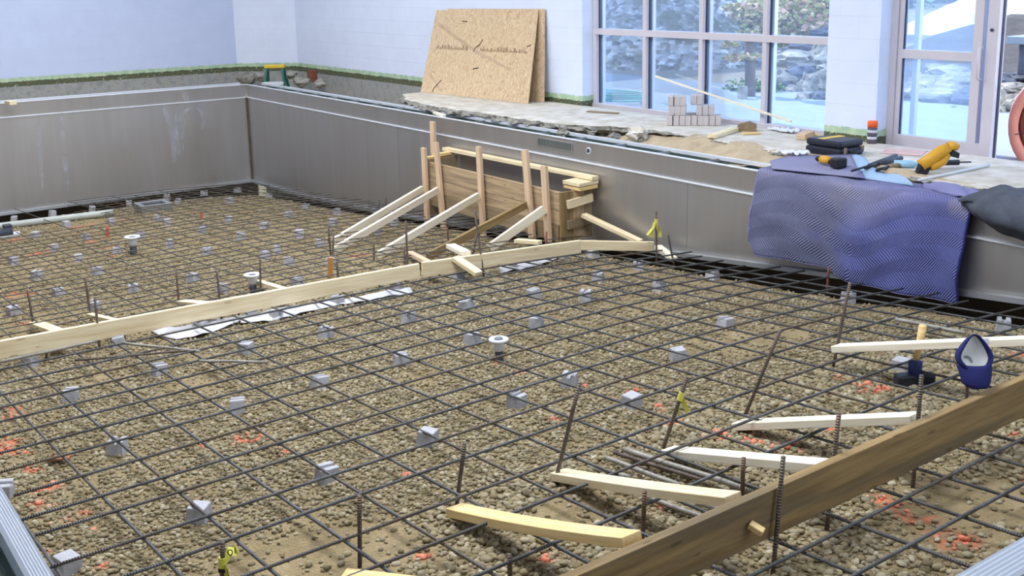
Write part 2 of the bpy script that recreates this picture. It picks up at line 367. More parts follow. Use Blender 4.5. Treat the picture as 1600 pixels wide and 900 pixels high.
# --- loose gravel: nobody could count it
def pebbles(n, xr, yr, lo, hi, sub):
    x = rng.uniform(*xr, n*3); y = rng.uniform(*yr, n*3)
    keep = (rng.uniform(0, 1, len(x)) < (.06+.94*gravelness(x, y))) & (y < YW-.34) & (x > XW+.4); x, y = x[keep][:n], y[keep][:n]
    m = len(x); r = np.exp(rng.normal(0, .38, m)); r = np.clip((lo+(hi-lo)*.38)*r, lo, hi)
    vs = np.array(ICO[sub][0]); fs = np.array(ICO[sub][1])
    var = [vs*(1+.22*np.array([[mnoise.noise(Vector(p)*1.1+Vector((k*7.3, k, 2)))] for p in vs])) for k in range(8)]
    V = np.array(var)[rng.integers(0, 8, m)]                    # m,nv,3
    sc3 = np.stack([r, r*rng.uniform(.65, .95, m), r*rng.uniform(.45, .7, m)], -1); V = V*sc3[:, None, :]
    a = rng.uniform(0, 6.283, m); b = rng.normal(0, .35, m)
    V = np.stack([V[..., 0], V[..., 1]*np.cos(b)[:, None]-V[..., 2]*np.sin(b)[:, None], V[..., 1]*np.sin(b)[:, None]+V[..., 2]*np.cos(b)[:, None]], -1)
    ca, sa = np.cos(a)[:, None], np.sin(a)[:, None]
    V = np.stack([V[..., 0]*ca-V[..., 1]*sa, V[..., 0]*sa+V[..., 1]*ca, V[..., 2]], -1)
    zc = zground(x, y) + r*rng.uniform(.1, .55, m)
    V = V + np.stack([x, y, zc], -1)[:, None, :]
    p = paintness(x, y)*(rng.uniform(0, 1, m) < .62)
    Fc = (fs[None] + (np.arange(m)*len(vs))[:, None, None]).reshape(-1, 3)
    return V.reshape(-1, 3), Fc, np.repeat(p, len(vs))
parts = [pebbles(42000, (-3.7, XE), (YN, 6.6), .0045, .021, 2), pebbles(64000, (-8.2, -3.7), (YN, 6.5), .0055, .0175, 1), pebbles(20000, (XW, -8.2), (YN, 6.4), .007, .019, 1)]
off = 0; VV = []; FF = []; PP = []
for v, f, p in parts: VV.append(v); FF.append(f+off); PP.append(p); off += len(v)
gv = meshnp('gravel', np.concatenate(VV), np.concatenate(FF), M_PEB, {'paint': np.concatenate(PP)})
tag(gv, 'loose rounded tan river gravel with orange paint marks on pool bed', 'gravel'); gv['kind'] = 'stuff'
# --- building walls
def wall(name, boxes, mat):
    b = MB()
    for c0, c1 in boxes: b.box([(p+q)/2 for p, q in zip(c0, c1)], [abs(q-p) for p, q in zip(c0, c1)])
    return struct(b.build(name, mat))
WT = YB+.30; HT = 5.0; ZB = -1.0
XJ, XP0, XP1, XD1 = -10.254, -6.636, -6.066, -3.95          # window jamb, pier, right end of the door opening
ZH = 3.2
wall('wall_right', [((-18.32, YB, ZB), (XJ, WT, HT)), ((XJ, YB, ZH), (3.2, WT, HT)), ((XP0, YB, ZB), (XP1, WT, ZH)), ((XD1, YB, ZB), (3.2, WT, ZH)), ((XJ, YB, ZB), (XP0, WT, -.045)), ((XP1, YB, ZB), (XD1, WT, -.10))], M_WX)
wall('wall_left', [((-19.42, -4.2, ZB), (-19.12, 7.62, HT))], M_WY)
b = MB(); A_, B_ = Vector((-19.12, 7.62, 0)), Vector((-18.32, YB, 0))
b.prism([(A_.x, A_.y, ZB), (B_.x, B_.y, ZB), (B_.x-.3, B_.y+.3, ZB), (A_.x-.3, A_.y+.3, ZB)], (0, 0, HT-ZB)); struct(b.build('wall_corner', M_WX))
wall('wall_sun_blocker', [((-19.9, YB, -.5), (-19.42, 15.6, 4.8))], M_WX)  # unseen wall added to keep the sun off the left patio and mound
wall('wall_near', [((-19.42, -4.5, ZB), (3.5, -4.2, HT))], M_WX)
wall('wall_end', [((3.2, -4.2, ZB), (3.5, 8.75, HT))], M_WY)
struct(MB().box((-8, 2.1, HT+.1), (23.5, 13.8, .2)).build('ceiling', M_CEIL))
M_GAPBLOCK = pmat('dark_gap_blocker', rgb(96, 90, 82), .95, 0, .2, 3)
struct(MB().box(((XW+XE)/2, YW+.62, -1.75), (XE-XW+1.6, .12, 2.6)).build('wall_gap_blocker_right', M_GAPBLOCK)); struct(MB().box((XW-.58, 3.4, -1.75), (.12, 7.6, 2.6)).build('wall_gap_blocker_left', M_GAPBLOCK))  # added behind the pool walls so the gap beneath them stays dark
# --- deck round the pool: near side and end behind the gutters
nd = MB(); nd.box(((XW+XE)/2-1, -1.95, -.3), (XE-XW+5, 4.4, .6)); nd.box((1.0, 3.9, -.3), (4.3, 9.5, .6)); struct(nd.build('floor_near_deck', M_DECK))
# --- deck slab below the windows, with its broken edge
EX = [(-13.12, 7.60), (-12.6, 7.32), (-11.83, 7.16), (-10.43, 7.17), (-9.93, 7.18), (-9.2, 7.24), (-8.45, 7.60), (-7.27, 7.62), (-6.59, 7.5), (-5.9, 7.36), (-4.6, 7.25), (-.9, 7.25), (3.1, 7.25)]
def edge_y(x): return float(np.interp(x, [e[0] for e in EX], [e[1] for e in EX]))
P = []; xs = np.arange(-13.14, 3.15, .045)
for x in xs:
    e = edge_y(x); h = .13 if x < -9 else .13-.09*min(1, (x+9)/1.5)
    j = lambda k, a: a*mnoise.noise(Vector((x*7, k*3.7, 1)))+a*.7*mnoise.noise(Vector((x*19, k*5.1, 4)))
    e += .05*mnoise.noise(Vector((x*2.3, 0, 0))) + j(9, .03)
    row = [(x, YB+.02, 0), (x, e+.5*(YB-e), .004*mnoise.noise(Vector((x*3, 1, 0)))), (x, e+.06, 0), (x+j(1, .01), e+j(2, .02), -.008+j(3, .012))]
    for k in range(1, 6): row.append((x+j(10+k, .02), e-.03*math.sin(k*.6)+j(20+k, .05)+(.03*k if k > 2 else 0), -.01-h*k/5+j(30+k, .025)))
    row += [(x, e+.28, -.02-h), (x, YB+.02, -.02-h)]
    P.append(row)
dk = MB().grid(P); o = dk.build('floor_deck_slab', M_DECK); o.data.materials.append(M_RUBBLE)
for p in o.data.polygons:
    c = p.center
    if c.z < -.012: p.material_index = 1
struct(o)
# sandy bank and trench between slab and gutter
P = []
for x in np.arange(-19.1, 3.15, .06):
    e = edge_y(x) if x > -13.1 else 8.3
    top = float(np.interp(x, [-13, -10.5, -8.6, -7.5, 3], [-.42, -.36, -.10, .004, .004])); low = float(np.interp(x, [-13, -10, -8, -6.5, -5, 3], [-.45, -.36, -.20, -.11, -.08, -.08]))
    P.append([(x, y, (low+(top-low)*min(1, max(0, (y-7.22)/max(.05, e-7.20)))**.7 + .03*mnoise.noise(Vector((x*3.3, y*3.3, 2)))+.02*mnoise.noise(Vector((x*11, y*11, 3))) - .08*min(1, max(0, (y-e-.10-.25*mnoise.noise(Vector((x*1.3, 0, 8))))/.2)))) for y in np.arange(7.12, 8.47, .06)])
struct(MB().grid(P).build('floor_trench_bank', M_BANK, smooth=True))
P = []
for y in np.arange(-4, 8.4, .12): P.append([(x, y, -.36+.05*mnoise.noise(Vector((x*3, y*3, 7)))+.12*max(0, mnoise.noise(Vector((x*1.5, y*.9, 1))))) for x in np.arange(-19.12, -17.26, .1)])
struct(MB().grid(P).build('floor_trench_left', M_BANK, smooth=True))
# ================================================================== POOL WALLS
LZ, LEDGE, RY = -.07, -.285, .27                                  # lip height, ledge height, gutter width
ZWB = ([-17.3, -17, -15, -11.7, -3.7, -1.3], [-1.68, -1.665, -1.62, -1.41, -.635, -.43])
def zwb(x): return float(np.interp(x, *ZWB))
def pool_wall(label, P0, P1, out, zb, brackets=True, near=False):
    """wall from P0 to P1 (xy); out = unit vector away from the water; zb(t) bottom height"""
    P0, P1, out = Vector((*P0, 0)), Vector((*P1, 0)), Vector((*out, 0)); L = (P1-P0).length; d = (P1-P0)/L
    t = thing('pool_wall', label, 'pool wall')
    at = lambda s, o, z: (P0 + d*s + out*o) + Vector((0, 0, z))
    ss = [L*i/24 for i in range(25)]
    b = MB(); b.grid([[at(s, 0, zb(s)), at(s, 0, LEDGE-.008), at(s, .012, LEDGE)] for s in ss]); b.grid([[at(s, .012, LEDGE), at(s, .012, zb(s)), at(s, 0, zb(s))] for s in ss]); b.build('wall_sheet', M_STEEL, t)
    b = MB(); b.hexa([at(0, -.012, LEDGE-.006), at(L, -.012, LEDGE-.006), at(L, .03, LEDGE-.006), at(0, .03, LEDGE-.006)], [at(0, -.012, LEDGE+.006), at(L, -.012, LEDGE+.006), at(L, .03, LEDGE+.006), at(0, .03, LEDGE+.006)]); b.build('ledge_strip', M_LIP, t, bevel=.002)
    b = MB(); b.hexa([at(0, .01, LEDGE), at(L, .01, LEDGE), at(L, .016, LEDGE), at(0, .016, LEDGE)], [at(0, .0, LZ-.01), at(L, .0, LZ-.01), at(L, .012, LZ-.01), at(0, .012, LZ-.01)]); b.build('gutter_face', M_STEEL, t)
    w = near if near else .03
    b = MB()
    if near:                        # grooved grip lip
        n = 13
        for s0, s1 in ((0, L),):
            prof = [(-.012, LZ-.03), (-.012, LZ-.006)]
            for k in range(n): o_ = -.006+ (w-.0)*k/(n-1); prof.append((o_, LZ+(.0022 if k % 2 == 0 else 0.0)))
            prof += [(w+.006, LZ-.006), (w+.012, LZ-.05), (w-.01, LZ-.05)]
            lo = [at(s0, o_, z) for o_, z in prof]; hi = [at(s1, o_, z) for o_, z in prof]; m = len(prof)
            b.add(lo+hi, [(i, (i+1) % m, m+(i+1) % m, m+i) for i in range(m)])
    else:
        b.hexa([at(0, -.008, LZ-.012), at(L, -.008, LZ-.012), at(L, w, LZ-.012), at(0, w, LZ-.012)], [at(0, -.008, LZ), at(L, -.008, LZ), at(L, w, LZ), at(0, w, LZ)])
    b.build('gutter_lip', M_RAILM if near else M_LIP, t, bevel=0 if near else .003)
    b = MB(); b.grid([[at(s, w-.004, LZ-.012), at(s, w, LZ-.10), at(s, RY, LZ-.10), at(s, RY, LZ-.012)] for s in (0, L)]); b.build('gutter_channel', M_CHAN, t)
    b = MB(); b.hexa([at(0, RY-.004, LZ-.03), at(L, RY-.004, LZ-.03), at(L, RY+.022, LZ-.03), at(0, RY+.022, LZ-.03)], [at(0, RY-.004, LZ+.006), at(L, RY-.004, LZ+.006), at(L, RY+.022, LZ+.006), at(0, RY+.022, LZ+.006)]); b.build('rear_rim', M_LIP, t, bevel=.003)
    b = MB(); b.grid([[at(s, -.004, zb(s)+.012), at(s, -.05, zb(s)+.008), at(s, -.055, zb(s)-.03)] for s in ss]); b.grid([[at(s, -.05, zb(s)-.03), at(s, -.044, zb(s)+.004), at(s, 0, zb(s)+.006)] for s in ss]); b.build('bottom_flange', M_FLANGE, t)
    if brackets:
        for i in range(int(L/.62)):
            s = .3+i*.62
            MB().box((0, 0, 0), (.018, RY-w, .03), Matrix.Translation(at(s, (RY+w)/2, LZ-.03)) @ Matrix.Rotation(math.atan2(d.y, d.x), 4, 'Z')).build('gutter_bracket', M_FLANGE, t)
    return t, at
tR, atR = pool_wall('long stainless steel pool wall with gutter below the big window', (XW, YW), (XE, YW), (0, 1), lambda s: zwb(XW+s))
tL, atL = pool_wall('stainless steel deep end wall at far left with water stains', (XW, YN), (XW, YW), (-1, 0), lambda s: -1.675+.02*s/6, brackets=False)
tN, atN = pool_wall('grooved steel pool edge at lower left corner of the view', (XW, YN), (XE, YN), (0, -1), lambda s: zwb(XW+s), near=.05, brackets=False)
tE, atE = pool_wall('grooved steel pool edge at lower right corner of the view', (XE, YN-.05), (XE, YW), (1, 0), lambda s: -.44, near=.088, brackets=False)
for s in range(2): MB().box((0, 0, 0), (.03, RY-.08, .03), Matrix.Translation(atN(XE-XW-1.35-1.2*s, .18, LZ-.03))).build('gutter_bracket', M_LIP, tN)
# seams in the wall sheets
for x in (-15.2, -12.1, -9.25, -6.9, -4.95): MB().box((x, YW-.001, (LEDGE+zwb(x))/2), (.004, .003, LEDGE-zwb(x)-.02)).build('seam', M_FLANGE, tR)
MB().box((XW+.012, YW-.012, -.98), (.03, .03, 1.4)).build('corner_weld', pmat('brown_weld', rgb(92, 84, 74), .5, .4), tL, bevel=.006)
def stainmat():
    t = NT('dried_water_stain'); tr = t.n('BsdfTransparent'); df = t.n('BsdfDiffuse'); df.inputs[0].default_value = (.62, .66, .76, 1); m = t.n('MixShader')
    t.l(t.math('MULTIPLY', t.ramp(t.noise(7, t.coord()), [(.35, (0, 0, 0)), (.75, (1, 1, 1))]), .42), m.inputs[0]); t.l(tr.outputs[0], m.inputs[1]); t.l(df.outputs[0], m.inputs[2]); t.l(m.outputs[0], t.out.inputs[0]); return t.m
M_STAIN = stainmat()
for pth, w_ in (([(255, 168), (264, 185), (270, 210), (273, 235), (272, 255)], .05), ([(280, 243), (278, 215), (280, 192), (288, 175), (298, 167)], .06), ([(286, 235), (284, 205), (290, 185)], .03), ([(303, 167), (313, 173), (319, 186), (316, 203)], .03), ([(276, 165), (274, 190), (277, 215), (280, 240)], .02), ([(286, 143), (290, 150), (292, 157)], .05), ([(60, 178), (62, 230), (67, 300)], .03), ([(96, 175), (99, 230), (107, 300)], .035)):
    P_ = [onx(u, v, XW+.004) for u, v in pth]; b = MB(); rows = []
    for i in range(len(P_)*5-4):
        k = i/5; a_ = min(int(k), len(P_)-2); c_ = P_[a_].lerp(P_[a_+1], k-a_); q_ = min(1, .3+1.4*math.sin(math.pi*min(1, i/(len(P_)*5-5)))); rows.append([c_-Vector((0, w_*q_, 0)), c_+Vector((0, w_*q_, 0))])
    b.grid(rows); b.build('water_stain', M_STAIN, tL)
# slotted grille and round fitting in the gutter face
g0, g1 = ony(840, 212, YW-.004), ony(893, 222, YW-.004)
gr_ = MB().box(((g0.x+g1.x)/2, YW-.001, -.155), (g1.x-g0.x+.02, .006, .09)).build('slot_grille', M_STEEL, tR)
sl = MB()
for k in range(22): sl.box((g0.x+(g1.x-g0.x)*(k+.5)/22, YW-.005, -.155), (.010, .004, .072))
sl.build('slots', M_CHAN, gr_)
c = ony(919, 227, YW-.004); ft = MB().lathe([(.0, 0), (.034, 0), (.034, .006), (.024, .008), (.022, .002), (0, .002)], 20, Matrix.Translation((c.x, YW+.004, -.16)) @ Matrix.Rotation(math.pi/2, 4, 'X')).build('jet_fitting', M_LIP, tR, smooth=True)
MB().lathe([(0, 0), (.021, 0), (.021, .004), (0, .004)], 16, Matrix.Translation((c.x, YW-.003, -.16)) @ Matrix.Rotation(math.pi/2, 4, 'X')).build('jet_hole', M_GASKET, ft)
# ================================================================== WINDOW AND DOOR
w = MB().box(((XJ+XP0)/2, YF+.05, ZH-.03), (XP0-XJ, .10, .06)).build('window_1', M_ALU); struct(w)
zs, zm = -.015, .888
def bx(name, x0, x1, z0, z1, y0=-.03, y1=.09, mat=M_ALU, par=w, bev=.003): return MB().box(((x0+x1)/2, YF+(y0+y1)/2, (z0+z1)/2), (x1-x0, y1-y0, z1-z0)).build(name, mat, par, bevel=bev)
mull = [-10.225, -9.345, -8.452, -7.556, -6.66]
bx('sill_rail', XJ, XP0, zs-.045, zs+.04, -.05)
bx('middle_rail', XJ, XP0, zm-.036, zm+.036, -.04)
for x in mull: bx('mullion', x-.028, x+.028, zs, ZH, -.035)
for i in range(4):
    for z0, z1 in ((zs+.04, zm-.036), (zm+.036, ZH-.06)):
        p = bx('pane', mull[i]+.03, mull[i+1]-.03, z0, z1, .03, .036, M_GLASS, w, 0)
        bx('gasket', mull[i]+.028, mull[i]+.040, z0, z1, .012, .024, M_GASKET, p, 0); bx('bead', mull[i]+.040, mull[i]+.066, z0, z1, .037, .085, M_LIP, p, 0)
d = MB().box(((XP1+XD1)/2, YF+.05, ZH-.04), (XD1-XP1, .10, .08)).build('door_1', M_ALU); struct(d)
bx('threshold', XP1, XD1, -.10, -.055, -.12, .12, M_ALU, d)
bx('frame_jamb', XP1, XP1+.06, -.06, ZH, -.04, .09, M_ALU, d)
leaf = bx('door_leaf', XP1+.06, -5.10, -.055, .075, -.02, .05, M_ALU, d)
bx('stile', XP1+.062, XP1+.105, .07, 2.2, -.02, .05, M_ALU, leaf); bx('gasket', XP1+.105, XP1+.112, .07, 2.2, .0, .03, M_GASKET, leaf, 0); bx('stile', -5.275, -5.19, .07, 2.2, -.02, .05, M_ALU, leaf)
bx('middle_rail', XP1+.10, -5.27, .765, .845, -.02, .05, M_ALU, leaf); bx('glass', XP1+.10, -5.27, .07, 2.2, .012, .018, M_DGLASS, leaf, 0)
bx('inner_post', XP1+.14, XP1+.19, .05, ZH, .10, .15, M_ALU, d)
post = bx('door_post', -5.135, -5.035, -.055, ZH, -.05, .06, M_ALU, d); bx('gasket', -5.034, -5.026, -.05, ZH, .0, .03, M_GASKET, post, 0); bx('gasket', -5.19, -5.135, -.05, ZH, .02, .05, M_DGLASS, post, 0)
hd = MB().tube([(-5.16, YF-.055, .62), (-5.16, YF-.11, .64), (-5.16, YF-.11, .88), (-5.16, YF-.055, .90)], .014, 8).build('pull_handle', M_ALU, d, smooth=True)
MB().lathe([(0, 0), (.014, 0), (.014, .012), (0, .012)], 12, Matrix.Translation((-5.09, YF-.05, 1.04)) @ Matrix.Rotation(math.pi/2, 4, 'X')).build('lock_cylinder', M_GASKET, d)
wood_t = MB().box((-4.5, YB-.06, -.02), (1.2, .10, .03)).build('trim_1', M_GREYW); struct(wood_t)
# ================================================================== REINFORCING MAT
R0 = .0072
nearA = [(-7.40, -7.42, -7.3), (-7.03, -7.06, -6.98), (-6.77, -6.80, -6.72), (-6.51, -6.58, -6.5), (-6.23, -6.32, -6.21), (-5.96, -6.03, -5.91), (-5.68, -5.73, -5.68), (-5.39, -5.47, -5.42), (-5.03, -5.10, -5.11), (-4.71, -4.76, -4.78), (-4.49, -4.53, -4.49), (-4.14, -4.18, -4.21), (-3.85, -3.89, -3.93), (-3.52, -3.57, -3.58), (-3.24, -3.25, -3.29), (-2.92, -2.93, -2.97), (-2.62, -2.62, -2.66), (-2.25, -2.26, -2.29), (-2.02, -2.03, -2.04), (-1.75, -1.74, -1.76)]
zA = lambda x, y: RB(x, y)+.0088
zB = lambda x, y: RB(x, y)-.0088
for i, (a, b_, c) in enumerate(nearA):
    e = YW-.12-.22*random.random(); k = (c-a)/4.0
    bar('rebar', (a-.4*k, .80-.10*random.random(), 0), (c+k*(e-5.0)*.6, e, 0), R0, M_BAR, 'dark steel bar running across the pool bed, %s crosswise bar from the pale curb' % nth(i+1), 'rebar', 'crosswise bars of the shallow mat', zf=zA, seg=18)
nearB = [.77, 1.11, 1.38, 1.70, 1.97, 2.26, 2.56, 2.86, 3.17, 3.49, 3.76, 4.07, 4.30, 4.61, 4.90, 5.18, 5.43, 5.65, 5.93, 6.18, 6.42]
for i, y in enumerate(nearB):
    bar('rebar', (-7.62+.1*random.random(), y-.02, 0), (-1.60-.10*random.random(), y+.02, 0), R0, M_BAR, 'dark steel bar running lengthwise in the shallow part, %s from the lower left pool edge' % nth(i+1), 'rebar', 'lengthwise bars of the shallow mat', zf=zB, seg=20)
deepA = [-7.98, -8.2, -8.40, -8.63, -8.82, -9.03, -9.28, -9.53, -9.71, -9.94, -10.15, -10.40, -10.68, -10.93, -11.21, -11.48, -11.77, -11.98, -12.19, -12.49, -12.73, -13.03, -13.35, -13.63, -13.9, -14.18, -14.45, -14.7, -14.96, -15.2, -15.5, -15.78, -16.05, -16.33, -16.62]
for i, x in enumerate(deepA):
    y0 = YN+.2 if x > -13.7 else 3.6+.5*random.random(); e = YW-.08-.12*random.random()
    bar('rebar', (x-.01, y0, 0), (x+.02, e, 0), R0*.74, M_DBAR, 'dark steel bar across the deep end, %s crosswise bar beyond the pale curb' % nth(i+1), 'rebar', 'crosswise bars of the deep mat', zf=zA, seg=14, n=6)
deepB = [.94, 1.19, 1.43, 1.69, 1.96, 2.16, 2.42, 2.67, 2.94, 3.18, 3.44, 3.68, 3.92, 4.12, 4.33, 4.53, 4.78, 5.02, 5.26, 5.5, 5.75, 6.0, 6.25, 6.5]
for i, y in enumerate(deepB):
    x0 = XW+.15 if i % 3 == 0 else (-16.4+.2*random.random() if y > 4 else -13.6-.8*random.random())
    bar('rebar', (x0, y-.01, 0), (-7.86, y+.02, 0), R0*.74, M_DBAR, 'dark steel bar lengthwise in the deep end, %s from the left side of the view' % nth(i+1), 'rebar', 'lengthwise bars of the deep mat', zf=zB, seg=16, n=6)
# ================================================================== SPACER BLOCKS
dob = [(47,570),(112,622),(184,703),(250,582),(312,810),(372,641),(385,551),(500,604),(511,748),(627,568),(668,692),(510,525),(639,500),(730,481),(738,534),(838,507),(890,602),(809,635),(988,636),(1060,560),(717,434),(800,419),(835,460),(915,466),(934,436),(1030,450),(1113,432),(998,418),(880,404),(927,398),(846,398),(1133,512),(1326,466),(1408,578),(1567,513),(313,514),(187,541),(432,497),(528,476),(620,452),(395,496),(8,775),(105,893),
 (22,338),(82,329),(144,322),(202,313),(261,304),(319,297),(371,292),(216,324),(279,315),(360,315),(104,352),(175,347),(247,343),(262,349),(357,345),(135,372),(220,369),(316,361),(86,390),(183,393),(266,383),(377,371),(412,355),(470,368),(435,392),(415,402),(452,413),(325,396),(22,411),(123,405),(56,369),(58,433),(153,427),(92,457),(209,453),(301,436),(348,454),(465,443),(22,487),(148,480),(420,305),(452,338),(478,323),(502,383),(527,332),(413,355),(520,349),(515,413),(467,366),(590,345),(617,349),(590,362)]
rb = random.Random(3); pts = []
for u, v in dob:
    p = ongr(u, v+3); p.z = max(float(zground(np.array(p.x), np.array(p.y))), RB(p.x, p.y)-GD-.05); pts.append(p)
LM = {'white capped drain pipe in the middle': ongr(780, 560), 'blue handled sledgehammer': ongr(1428, 600), 'lower left corner of the picture': ongr(60, 860), 'bottom of the hanging blue blanket': ongr(1330, 450), 'timber form against the steel wall': ongr(850, 390), 'pipe bundle by the right board': ongr(1000, 740), 'left end of the pale curb': ongr(30, 560), 'drain pipe in the deep end': ongr(209, 395), 'drain pipe just behind the curb': ongr(396, 455), 'far corner of the pool': ongr(390, 290), 'steel box in the deep bed': ongr(240, 330), 'white pipe on the deep bed': ongr(20, 352), 'foot of the twin timber braces': ongr(520, 395), 'overlap in the pale curb': ongr(660, 440), 'rebar stake with yellow tape by the wall': ongr(1026, 410)}
best = {}
for k, q in LM.items():
    for r_, i in enumerate(sorted(range(len(pts)), key=lambda i: (pts[i]-q).length)):
        if i not in best or r_ < best[i][0]: best[i] = (r_, k)
def dobie_mesh(k):
    b = MB(); s = .047; tt = .040; h = GD-.012
    lo = [(-s, -s, -.012), (s, -s, -.012), (s, s, -.012), (-s, s, -.012)]; g = h-.018
    if k == 0: b.hexa(lo, [(-tt, -tt, h-.004), (tt, -tt, h-.004), (tt, tt, h-.004), (-tt, tt, h-.004)])
    else:                                   # notched top that cradles the bar
        b.prism([(-s, -s, -.012), (s, -s, -.012), (tt, -tt, h), (.012, -tt, h), (.010, -tt, g), (-.010, -tt, g), (-.012, -tt, h), (-tt, -tt, h)], (0, 2*tt, 0))
    o = b.build('spacer_block', M_DOBIE, bevel=.004); return o
protos = [dobie_mesh(0), dobie_mesh(1)]; used = [False, False]
for i, p in enumerate(pts):
    k = rb.randrange(2)
    if used[k]: o = protos[k].copy(); COL.objects.link(o)
    else: o = protos[k]; used[k] = True
    o.location = p; o.rotation_euler = (rb.gauss(0, .06), rb.gauss(0, .06), rb.uniform(-.5, .9))
    r_, lmk = best[i]
    tag(o, 'grey spacer block, %s nearest to the %s' % (nth(r_+1), lmk), 'concrete block', 'concrete spacer blocks under the rebar mat')
# ================================================================== CURB FORM ACROSS THE POOL
cx = lambda y: -7.76 + .42*(y-1.25)/4.73
cz0 = lambda y: RB(cx(y), y)-.01
def curb(y0, y1, off, mat, label, h=.125):
    P0 = Vector((cx(y0)+off-.019, y0, cz0(y0)+h/2)); P1 = Vector((cx(y1)+off-.019, y1, cz0(y1)+h/2))
    return lumber('curb_board', P0, P1, .038, h, mat, label, 'board', group='curb boards across the pool')
curb(.62, 4.42, 0, M_PINE, 'long pale pine form board on edge, left length of the curb across the pool')
curb(4.45, 6.02, 0, M_PINE, 'shorter pine form board on edge, right length of the curb ending at the timber form', .13)
# short kickers behind the curb
def kick(uvg, y1, label, w=.09, mat=M_PINE, h1=.09, t=.035):
    g = ongr(*uvg); p0 = Vector((g.x, g.y, g.z+.055)); p1 = Vector((cx(y1)-.045, y1, cz0(y1)+h1))
    return lumber('kicker', p0, p1, w, t, mat, label, 'board', group='short kickers bracing the curb')
kick((56, 516), 1.66, 'short pine kicker propping the curb, leftmost of those behind it')
kick((141, 503), 2.05, 'short pine kicker behind the curb beside the second rebar stake', .05)
kick((279, 482), 2.72, 'short wide pine kicker behind the curb near its middle', .09)
kick((404, 450), 3.30, 'short pine kicker behind the curb beside the white drain pipe', .06)
kick((637, 402), 4.55, 'short pine kicker behind the curb at its joint', .06, M_PINK)
q0 = onrb(704, 384, .10); q1 = onrb(730, 402, .05); lumber('kicker', q0, onx(728, 396, cx(4.9)-.05), .085, .038, M_PINEW, 'short pale board laid flat just behind the curb, under the tilted stake', 'board', group='loose blocks over the curb')
a0 = onx(711, 403, cx(4.75)-.01); a1 = onrb(748, 428, .0); lumber('kicker', a0, a1, .085, .036, M_PINE, 'short pine board lying over the curb with its end on the near gravel', 'board', group='loose blocks over the curb')
p0 = Vector((cx(6.02)-.03, 6.0, cz0(6)+.085)); p1 = ongr(1023, 392); lumber('brace', p0, ony(1021, 385, 6.60), .036, .085, M_PINE, 'pine board from the curb end to the taped stake at the steel wall', 'board')
p0 = ongr(1028, 402); p1 = ongr(1053, 412); lumber('scrap', Vector((p0.x, p0.y, p0.z+.10)), Vector((p1.x, p1.y, p1.z+.04)), .07, .036, M_PINEW, 'short pale offcut on the gravel behind the taped stake', 'board')
# ================================================================== STAIR FORM AT THE STEEL WALL
XR, YFR = -8.227, 6.475; XL = -10.69; FT, FB = -.52, -1.0
f = thing('timber_form', 'timber plank form box standing against the steel pool wall', 'formwork', ((XR+XL)/2, 6.7, FB))
inv = Matrix.Translation(f.location).inverted()
def fpart(name, p0, p1, w, t, mat, up=(0, 0, 1), bev=.003):
    o = lumber(name, p0, p1, w, t, mat, None, None, up, None, None, bev); o.parent = f; o.matrix_basis = inv @ frame(p0, p1, up)[0]; return o
hz = (FT-FB)
for k, (z0, z1) in enumerate(((FT-.19, FT), (FT-.335, FT-.193), (FB-.03, FT-.338))):
    fpart('front_plank', (XL, YFR+.019, (z0+z1)/2), (XR-.005+(0 if k < 2 else -.02), YFR+.019, (z0+z1)/2), .036, z1-z0, (M_FORM, M_FORM, M_GREYW)[k])
ends = [(YFR, YFR+.15), (YFR+.153, YFR+.30), (YFR+.303, YW-.03)]
for k, (y0, y1) in enumerate(ends):
    fpart('end_plank', (XR+.012, (y0+y1)/2, FB-.02), (XR+.012, (y0+y1)/2, FT+(0, .015, .04)[k]), y1-y0, .030, (M_DIRTY, M_FORM, M_GREYW)[k], (1, 0, 0))
    fpart('far_end_plank', (XL+.02, (y0+y1)/2, FB-.15), (XL+.02, (y0+y1)/2, FT+.03), y1-y0, .030, M_GREYW, (1, 0, 0))
for z, dz in ((FT-.125, .035), (FT-.33, .02)): fpart('cleat', (XR+.05, YFR+.06, z), (XR+.05, YW-.05, z+dz), .036, .085, (M_PINE if z > -.7 else M_GREYW))
fpart('wall_rail', (-10.86, YW-.07, -.425), (-8.10, YW-.07, -.405), .085, .038, M_PINE)
fpart('cap_block', (-8.24, YW-.27, -.455), (-8.24, YW-.02, -.447), .26, .036, M_PINE); fpart('cap_block', (-8.24, YW-.26, -.497), (-8.24, YW-.03, -.49), .26, .036, M_PINEY)
fpart('cap_block', (-10.78, YFR+.0, -.50), (-10.78, YW-.06, -.49), .085, .036, M_PINEY); fpart('cap_block', (-10.72, YFR+.12, -.462), (-10.72, YW-.06, -.455), .085, .036, M_PINEY)
def post(u, vt, ub, vb, y, label, w=.075, mat=M_PINK, drop=0):
    t_ = ony(u, vt, y); b_ = ony(ub, vb, y); b_.z = min(b_.z, RB(b_.x, y)-.05) if drop else b_.z
    return lumber('post', b_, t_, w, .038, mat, label, 'post', up=(0, 1, 0), group='upright posts of the timber form')
post(662, 231, 668, 352, 6.42, 'upright pine post at left front corner of the timber form, leftmost post')
post(676, 190, 681, 335, 6.80, 'tallest upright pine post, behind the others against the steel wall', .085)
post(681, 222, 694, 367, 6.43, 'upright pine post of the form, second from left in front of planks')
post(748, 229, 756, 384, 6.43, 'upright pine post at the middle of the timber form front')
post(820, 234, 832, 375, 6.43, 'upright pine post of the form, second from its right end', .085)
post(850, 259, 857, 377, 6.42, 'shorter upright pine post of the form, nearest its right corner', .08, M_PINK)
def brace(ut, vt, yt, ub, vb, label, mat, w=.038, t=.075, gz=.03):
    a = ony(ut, vt, yt); g = ongr(ub, vb); return lumber('brace', a, Vector((g.x, g.y, g.z+gz)), w, t, mat, label, 'brace', group='raking braces of the timber form')
brace(660, 295, 6.38, 519, 383, 'upper left raking brace of the twin pair, upper one, to the leftmost post', M_PINEW)
